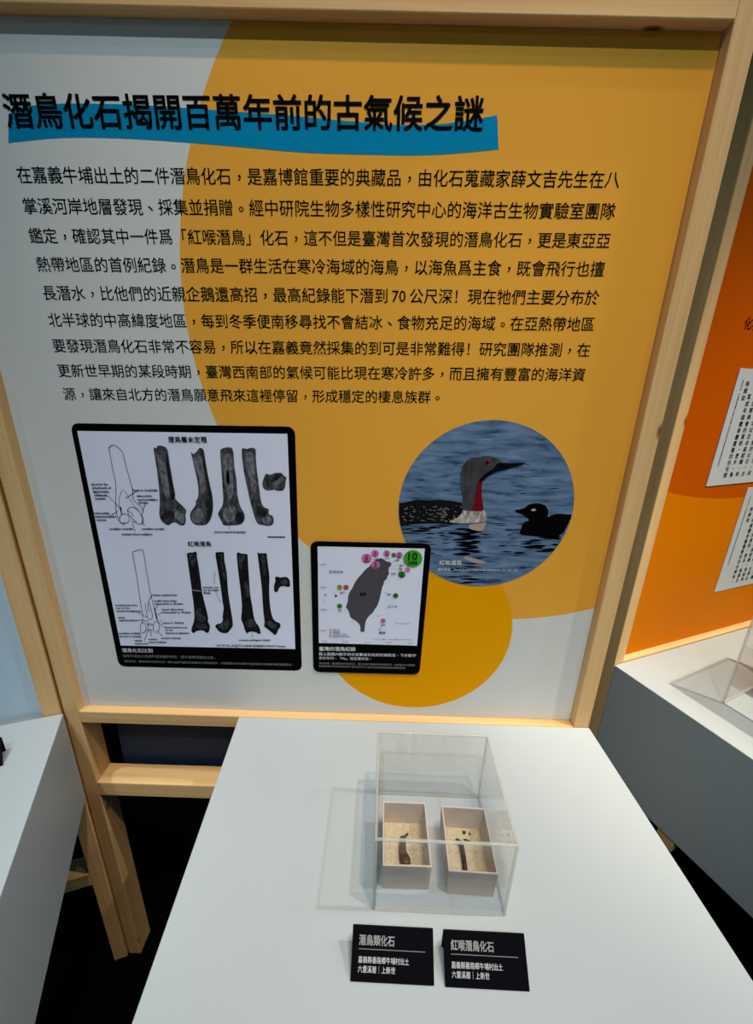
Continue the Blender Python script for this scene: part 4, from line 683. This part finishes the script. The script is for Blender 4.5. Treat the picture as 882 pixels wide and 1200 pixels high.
# island map (overlaps the bird photograph, so its layers lie above)
K = 9*LY
bm = bmesh.new(); poly(bm, round_quad(S5(D['map_frame']), 0.014), -K)
mp = put('island_map', bm, M['frame_ink'], panel); mp['label'] = 'black bordered map of an island with coloured circles'
bm = bmesh.new(); poly(bm, S5(D['map_sheet']), -K-LY)
put('map_sheet', bm, M['figure_white'], mp)
bm = bmesh.new(); poly(bm, S5(D['taiwan']), -K-2*LY)
for pts in D['islets']: poly(bm, S5(pts), -K-2*LY, 1)
put('island_outline', bm, [M['taiwan'], M['ink']], mp)
for i, (col, c0, rr, tx) in enumerate(D['circles']):
    bm = bmesh.new()
    c1 = V5(c0); r1 = rr*1e-5
    big = tx == '10'
    y0 = -K-(3+0.1*i)*LY
    disc(bm, c1, r1, y0, 0, 32)
    if tx and r1 > 0.003:
        if big:
            letters(bm, '10', (c1[0]-r1*0.5, c1[1]+r1*0.2), (c1[0]+r1*0.5, c1[1]+r1*0.21), y0-2*LY, 0.035, 2, 1)
            letters(bm, '2008', (c1[0]-r1*0.52, c1[1]-r1*0.5), (c1[0]+r1*0.52, c1[1]-r1*0.49), y0-2*LY, 0.03, 2, 1)
        else:
            hw_ = r1*(0.12 if tx == '1' else 0.33)
            letters(bm, tx, (c1[0]-hw_, c1[1]+r1*0.1), (c1[0]+hw_, c1[1]+r1*0.1), y0-2*LY, 0.02, 2, 1)
            if r1 > 0.0055: ribbon(bm, [(c1[0]-r1*0.5, c1[1]-r1*0.6), (c1[0]+r1*0.5, c1[1]-r1*0.6)], r1*0.22, y0-2*LY, 1)
    m0 = M['map_gb'] if big else M['map_'+col]
    put('record_circle', bm, [m0, M['map_pd'] if col in 'pr' else M['map_gd']], mp)
bm = bmesh.new()
for s, p, q in D['map_labels']: letters(bm, s, V5(p), V5(q), -K-6*LY, 0.01 if len(s) < 5 else 0.0, 1)
put('map_place_names', bm, M['ink'], mp)
bm = bmesh.new()
for w, pts in D['map_lines']: ribbon(bm, S5(pts), w*0.00028, -K-2*LY)
put('map_tick_marks', bm, M['ink'], mp)
bm = bmesh.new()
for s, p, q in D['map_blue']: letters(bm, s, V5(p), V5(q), -K-3*LY, 0.0, 1)
put('sea_names', bm, M['map_blue'], mp)
for pts in D['legend']:
    bm = bmesh.new(); poly(bm, S5(pts), -K-3*LY)
    put('legend_square', bm, M['map_r'], mp)
bm = bmesh.new()
for s, p, q in D['map_title']: letters(bm, s, V5(p), V5(q), -K-LY, 0.015, 2, 0)
for i, (s, p, q) in enumerate(D['map_caption']): letters(bm, s, V5(p), V5(q), -K-LY, 0.004 if i < 2 else 0.0, 1, 0 if i < 2 else 1)
put('map_caption', bm, [M['caption_white'], M['caption_grey']], mp)

# ------------------------------------------------------------------ side panels
def at(base, ang, u, v, z):
    return base + Vector((u*math.cos(ang)-v*math.sin(ang), u*math.sin(ang)+v*math.cos(ang), z))
op = thing('orange_panel', 'orange printed panel with two shades of orange in the right pine frame', 'panel', at(R0, A_R, 0.5, 0.016, 0.763), A_R)
bm = bmesh.new(); bx(bm, (-0.4705, 0, 0.0), (0.4705, 0.012, 1.0015))
ob = put('board', bm, M['orange_board'], op)
bm = bmesh.new()
letters(bm, '化石', (0.1445-0.5, 1.492-0.763), (0.1445+0.046-0.5, 1.492-0.763), -LY, 0.01, 2)
put('heading_lettering', bm, M['ink'], op)
bp_ = thing('blue_panel', 'plain pale blue panel in the left pine frame', 'panel', at(L0, A_L, -0.5, 0.010, 0.746), A_L)
bm = bmesh.new(); bx(bm, (-0.4705, 0, 0.0), (0.4705, 0.012, 1.018))
put('board', bm, M['blue_board'], bp_)

# white text sheets fixed to the orange panel
COLS = ['特展知識，', '其成年個體身體覆蓋的羽毛顏色，更多', '，鳥類生態與會的資訊，更多', '地點與歷史都可以在本區認識，', '主要出土於臺灣西南部的化石，', '研究團隊推測早期氣候較寒冷，']
def text_sheet(label, u0, u1, z0, z1, ucols, tops, ztiny, zend):
    t = thing('text_sheet', label, 'sheet', at(R0, A_R, (u0+u1)/2, 0.0153, z0), A_R)
    w = (u1-u0)/2
    bm = bmesh.new(); bx(bm, (-w, -0.0008, 0), (w, 0.0006, z1-z0))
    put('paper', bm, M['paper'], t)
    bm = bmesh.new()
    um = (u0+u1)/2
    n = int((ztiny-zend)/0.0052)
    column(bm, '資料來源：本展覽相關圖文由研究團隊及博物館提供並重新整理編輯繪製完成'[:n], u0+0.0195-um, ztiny-z0, 0.0042, 0.0052, -0.0011, 0.015)
    for k, (u, tp) in enumerate(zip(ucols, tops)):
        s = COLS[k % len(COLS)]
        n = int((tp-(z0+0.02))/0.0138)+1
        column(bm, (s*3)[:n] if k else s[:3], u-um, tp-z0, 0.0118, 0.0138, -0.0011, 0.012)
    put('sheet_lettering', bm, M['ink'], t)
text_sheet('white sheet of vertical text on the orange panel, the upper of two', 0.168, 0.345, 1.1705, 1.412,
           [0.2042, 0.2215, 0.2415, 0.262, 0.283, 0.304, 0.325], [1.383, 1.358, 1.386, 1.386, 1.386, 1.386, 1.386], 1.388, 1.19)
text_sheet('white sheet of vertical text on the orange panel, the lower of two', 0.3185, 0.515, 0.886, 1.157,
           [0.3573, 0.378, 0.398, 0.418, 0.437, 0.458, 0.478, 0.498], [1.102, 1.10, 1.128, 1.128, 1.128, 1.128, 1.128, 1.128], 1.132, 0.944)

# ------------------------------------------------------------------ plinths
def plinth(label, loc, rotz, quad, z0, z1, base, extra=None):
    t = thing('display_plinth', label, 'plinth', loc, rotz)
    bm = bmesh.new()
    lo = [bm.verts.new((x, y, z0)) for x, y in quad]; hi = [bm.verts.new((x, y, z1)) for x, y in quad]
    bm.faces.new(list(reversed(lo))); bm.faces.new(hi)
    for i in range(4):
        j = (i+1) % 4
        bm.faces.new((lo[i], lo[j], hi[j], hi[i]))
    bmesh.ops.recalc_face_normals(bm, faces=bm.faces)
    bmesh.ops.bevel(bm, geom=list(bm.edges), offset=0.0012, segments=2, affect='EDGES', profile=0.5)
    put('box', bm, M['plinth'], t)
    bm = bmesh.new(); bx(bm, (base[0], base[1], 0.0), (base[2], base[3], z0+0.002))
    put('recessed_base', bm, M['base_black'], t)['label'] = 'black recessed base'
    if extra:
        box_obj('support_batten', extra[0], extra[1], M['wood_x'][0], t)
    return t
ZT = 0.760
plinth('pale grey plinth in the middle carrying the case with two specimen boxes', (0.58, -0.25, 0), 0,
       [(0.2472-0.58, -0.0012+0.25), (0.276-0.58, -0.52+0.25), (0.935-0.58, -0.52+0.25), (0.909-0.58, -0.0012+0.25)], 0.50, ZT,
       (-0.1, -0.12, 0.2, 0.12))
A_RT = math.radians(25.0)
RT = Vector((1.055, 0.1815, 0))
plinth('pale plinth with dark side face at the right below the orange panel', RT, A_RT,
       [(0.0, -0.075*0), (0.0, -0.50), (0.66, -0.50), (0.66, -0.048)], 0.463, ZT, (0.25, -0.40, 0.55, -0.16),
       ((0.004, -0.205, 0.430), (0.5, -0.17, 0.4635)))
A_LT = math.radians(25.1)
LT = Vector((-0.083, -0.0062, 0))
plinth('pale plinth with grey side face at the left below the blue panel', LT, A_LT,
       [(0.0, 0.0), (0.0, -0.52), (-0.66, -0.52), (-0.66, 0.068)], 0.545, ZT, (-0.5, -0.42, -0.25, -0.16))

# ------------------------------------------------------------------ acrylic cases
def acrylic_case(label, loc, rotz, w, d, h, t=0.0042):
    c0 = thing('acrylic_case', label, 'display case', loc, rotz)
    a, b = w/2, d/2
    e = t*0.85
    def wall(name, lo, hi):
        bm = bmesh.new(); bx(bm, lo, hi)
        return put(name, bm, M['acrylic'], c0)
    wall('front_wall', (-a+e, -b, 0.0), (a-e, -b+t, h-e))
    wall('back_wall', (-a+e, b-t, 0.0), (a-e, b, h-e))
    wall('side_wall', (-a, -b+e, 0.0), (-a+t, b-e, h-e))
    wall('side_wall', (a-t, -b+e, 0.0), (a, b-e, h-e))
    wall('top_wall', (-a+e, -b+e, h-t), (a-e, b-e, h))
    # the polished corner joints, glued along every edge; highlights whitened into the material
    bm = bmesh.new()
    for sx in (-1, 1):
        for sy in (-1, 1):
            x = sx*(a-e/2); y = sy*(b-e/2)
            bx(bm, (x-e/2, y-e/2, 0.0), (x+e/2, y+e/2, h-e), 0.0012)
    for sy in (-1, 1):
        y = sy*(b-e/2)
        bx(bm, (-a, y-e/2, h-e), (a, y+e/2, h), 0.0015)
    for sx in (-1, 1):
        x = sx*(a-e/2)
        bx(bm, (x-e/2, -b+e, h-e), (x+e/2, b-e, h), 0.0015)
    put('edge_joint', bm, M['acrylic_edge'], c0, smooth=True)['label'] = 'polished edges with highlights painted in white'
    # bottom rims, milky white painting a bright sparkle line at the foot
    bm = bmesh.new()
    bx(bm, (-a+e, -b-0.0004, 0.0), (a-e, -b+t-0.0003, 0.0014)); put('bottom_rim', bm, M['acrylic_rim'], c0)
    bm = bmesh.new(); bx(bm, (-a+e, b-t+0.0003, 0.0), (a-e, b+0.0004, 0.0012))
    put('bottom_rim', bm, M['acrylic_rim'], c0)
    return c0
acrylic_case('clear acrylic case over the two specimen boxes on the middle plinth', (0.5885, -0.2155, ZT), math.radians(-0.6), 0.163, 0.150, 0.1245)
def on_rt(u, v, z): return at(RT, A_RT, u, v, z)
acrylic_case('clear acrylic case on the right plinth cut by the photo edge', on_rt(0.205, -0.275, ZT), A_RT, 0.21, 0.22, 0.25, 0.005)

# ------------------------------------------------------------------ specimen boxes
def specimen_box(label, loc, rotz, w=0.061, d=0.081, h=0.0445, t=0.0022):
    o = thing('specimen_box', label, 'box', loc, rotz)
    bm = bmesh.new()
    a, b = w/2, d/2
    def ring(x, y, z): return [bm.verts.new(p) for p in ((-x, -y, z), (x, -y, z), (x, y, z), (-x, y, z))]
    o0 = ring(a-0.001, b-0.001, 0); o1 = ring(a, b, h); i1 = ring(a-t, b-t, h); i0 = ring(a-t-0.001, b-t-0.001, 0.003)
    bm.faces.new(list(reversed(o0))); bm.faces.new(i0)
    for A, B in ((o0, o1), (o1, i1), (i1, i0)):
        for k in range(4):
            bm.faces.new((A[k], A[(k+1) % 4], B[(k+1) % 4], B[k]))
    bmesh.ops.recalc_face_normals(bm, faces=bm.faces)
    bmesh.ops.bevel(bm, geom=list(bm.edges), offset=0.0008, segments=2, affect='EDGES', profile=0.5)
    put('tray', bm, M['box'], o)
    return o
def sand_fill(label, loc, rotz, w=0.0545, d=0.0745, z0=0.0032, z1=0.0062, seed=1):
    rnd = random.Random(seed)
    bm = bmesh.new()
    nx, ny = 26, 34
    g = [[bm.verts.new((-w/2+w*i/nx, -d/2+d*j/ny, z1+rnd.uniform(-0.0005, 0.0005)+0.0006*math.sin(i*0.7+seed)*math.cos(j*0.5))) for j in range(ny+1)] for i in range(nx+1)]
    for i in range(nx):
        for j in range(ny):
            bm.faces.new((g[i][j], g[i+1][j], g[i+1][j+1], g[i][j+1]))
    loop = [g[i][0] for i in range(nx+1)] + [g[nx][j] for j in range(1, ny+1)] + [g[i][ny] for i in range(nx-1, -1, -1)] + [g[0][j] for j in range(ny-1, 0, -1)]
    low = [bm.verts.new((v.co.x, v.co.y, z0)) for v in loop]
    for k in range(len(loop)):
        bm.faces.new((loop[k], low[k], low[(k+1) % len(loop)], loop[(k+1) % len(loop)]))
    bm.faces.new(low)
    # single grains standing proud
    for k in range(150):
        x = rnd.uniform(-w/2+0.003, w/2-0.003); y = rnd.uniform(-d/2+0.003, d/2-0.003)
        q = bmesh.new(); bmesh.ops.create_icosphere(q, subdivisions=1, radius=rnd.uniform(0.0004, 0.0009), matrix=Matrix.Translation((x, y, z1+0.0004)))
        merge(bm, q, 1 if rnd.random() < 0.3 else 0)
    bmesh.ops.recalc_face_normals(bm, faces=bm.faces)
    o = put('sand', bm, [M['sand'], M['bead']], None, loc, rotz)
    tag(o, label, 'sand', kind='stuff')
    return o
BL = Vector((0.5485, -0.2270, ZT)); BLr = 0.0
BR = Vector((0.6305, -0.2315, ZT)); BRr = math.radians(-1.6)
specimen_box('beige specimen box on the left in the case, holding the short curved brown fossil', BL, BLr)
specimen_box('beige specimen box on the right in the case, holding the straight black fossil', BR, BRr)
sand_fill('pale sand in the left specimen box', BL, BLr, seed=1)
sand_fill('pale sand in the right specimen box', BR, BRr, seed=2)

def limb(name, mats, loc, chain, label, cat, group=None, seg=14):
    """solid of elliptical sections along a bent axis, lumpy like worn bone"""
    rnd = random.Random(len(label))
    bm = bmesh.new(); rings = []
    for i, (x, y, z, rx, rz) in enumerate(chain):
        ring = []
        a = Vector(chain[max(i-1, 0)][:3]); b = Vector(chain[min(i+1, len(chain)-1)][:3])
        d = (b-a).normalized(); sx = d.cross(Vector((0, 0, 1))).normalized(); up = sx.cross(d)
        for k in range(seg):
            t = 2*math.pi*k/seg; j = 1+rnd.uniform(-0.07, 0.07)
            ring.append(bm.verts.new(Vector((x, y, z*1.2)) + sx*1.25*rx*j*math.cos(t) + up*rz*j*math.sin(t)))
        rings.append(ring)
    for A, B in zip(rings, rings[1:]):
        for k in range(seg):
            bm.faces.new((A[k], A[(k+1) % seg], B[(k+1) % seg], B[k]))
    bm.faces.new(list(reversed(rings[0]))); bm.faces.new(rings[-1])
    bmesh.ops.recalc_face_normals(bm, faces=bm.faces)
    o = put(name, bm, mats, None, loc, 0, True)
    return tag(o, label, cat, group)
ZS = ZT+0.0066
limb('fossil_bone', M['fossil'], (0.5468, -0.2325, ZS),
     [(0.0003, 0.0215, 0.0032, 0.0026, 0.0018), (0.0, 0.019, 0.003, 0.0034, 0.0026), (-0.0006, 0.010, 0.003, 0.0037, 0.003), (-0.0008, 0.002, 0.003, 0.0042, 0.0032),
      (0.0006, -0.004, 0.0034, 0.0056, 0.004), (0.0026, -0.009, 0.0036, 0.0058, 0.0042), (0.0038, -0.0125, 0.0034, 0.0044, 0.0036), (0.0042, -0.0150, 0.003, 0.0022, 0.002)],
     'short curved brown fossil bone in the left specimen box', 'fossil')
limb('fossil_bone', M['fossil_dark'], (0.6268, -0.2345, ZS),
     [(-0.0062, 0.0222, 0.003, 0.0012, 0.0014), (-0.0046, 0.0210, 0.003, 0.0024, 0.0024), (-0.0014, 0.0180, 0.003, 0.0027, 0.0027), (0.0006, 0.0140, 0.003, 0.0026, 0.0026), (0.0008, 0.006, 0.003, 0.0025, 0.0026),
      (0.0006, -0.004, 0.003, 0.0025, 0.0026), (0.0002, -0.0145, 0.003, 0.0026, 0.0026), (0.0001, -0.0165, 0.003, 0.0014, 0.0014)],
     'straight black fossil bone with a hooked end in the right specimen box', 'fossil')
def chip(loc, s, m, label, seed):
    rnd = random.Random(seed)
    bm = bmesh.new()
    bmesh.ops.create_icosphere(bm, subdivisions=2, radius=1.0)
    for v in bm.verts: v.co = Vector((v.co.x*s[0], v.co.y*s[1], v.co.z*s[2]+s[2]*0.8))*(1+rnd.uniform(-0.16, 0.16))
    tag(put('fossil_chip', bm, m, None, loc, seed*0.7, False), label, 'fossil', 'small fossil chips on the sand')
chip((0.5505, -0.2085, ZS-0.0008), (0.0060, 0.0022, 0.0018), M['fossil'], 'thin brown fossil chip behind the curved bone in the left specimen box', 1)
chip((0.6345, -0.2010, ZS-0.0008), (0.0020, 0.0026, 0.0024), M['fossil_dark'], 'pointed black fossil chip at the back of the right specimen box', 2)
chip((0.6425, -0.2020, ZS-0.0008), (0.0017, 0.0013, 0.0012), M['fossil_dark'], 'tiny dark fossil chip beside the pointed chip in the right specimen box', 3)
chip((0.6375, -0.2115, ZS-0.0008), (0.0052, 0.0014, 0.0014), M['fossil_dark'], 'slim black fossil chip above the hooked bone in the right specimen box', 4)

specimen_box('beige specimen box inside the case on the right plinth', on_rt(0.235, -0.225, ZT), A_RT, 0.10, 0.085, 0.05)

# ------------------------------------------------------------------ label cards
def label_card(label, loc, rotz, head, lines, w=0.090, depth=0.033, h=0.030):
    """folded card: a sloping face on a vertical back leg"""
    t = thing('label_card', label, 'label', loc, rotz)
    L = math.hypot(depth, h); th = 0.0016
    ang = math.atan2(h, depth)
    e = Vector((0, math.cos(ang), math.sin(ang))); n = Vector((0, -math.sin(ang), math.cos(ang)))
    def slab(lo, hi):
        bm = bmesh.new(); bx(bm, lo, hi, 0.0003)
        for v in bm.verts: v.co = Vector((v.co.x, 0, 0)) + e*v.co.y + n*v.co.z
        return bm
    put('face_plate', slab((-w/2, 0, 0), (w/2, L, th)), M['card_black'], t)
    bm = bmesh.new(); bx(bm, (-w/2, depth-0.0012, 0.0), (w/2, depth+0.0004, h-0.0002))
    put('back_leg', bm, M['card_black'], t)
    def flat(bm):
        for v in bm.verts: v.co = Vector((v.co.x, 0, 0)) + e*v.co.z + n*(th+0.0002)
        return bm
    bm = bmesh.new()
    if head:
        hw_ = 0.0079*len(head)
        letters(bm, head, (-w/2+0.0075, L*0.735), (-w/2+0.0075+hw_, L*0.735), 0, 0.02, 2, 0, vscale=1.15)
        for i, s in enumerate(lines):
            wd_ = (0.0555 if i == 0 else 0.0405)
            letters(bm, s, (-w/2+0.0075, L*(0.385-0.165*i)), (-w/2+0.0075+wd_, L*(0.385-0.165*i)), 0, 0.0, 2, 0, vscale=1.15)
    put('card_lettering', flat(bm), M['card_white'], t) if head else bm.free()
    if head:
        bm = bmesh.new(); ribbon(bm, [(-w/2+0.0075, L*0.575), (w/2-0.009, L*0.575)], 0.0007, 0)
        put('rule_line', flat(bm), M['rule_grey'], t)
    return t
label_card('black label card before the acrylic case, the left one with a five character title', (0.5295, -0.3520, ZT), math.radians(-0.8), '潛鳥類化石', ('嘉義縣番路鄉牛埔村出土', '六重溪層｜上新世'))
label_card('black label card before the acrylic case, the right one with a six character title', (0.6312, -0.3538, ZT), math.radians(-0.8), '紅喉潛鳥化石', ('嘉義縣番路鄉牛埔村出土', '六重溪層｜上新世'))
label_card('black label card on the left plinth at the photo edge', at(Vector((-0.1005, -0.1150, ZT)), math.radians(35), -0.045, 0, 0), math.radians(35), '', ())
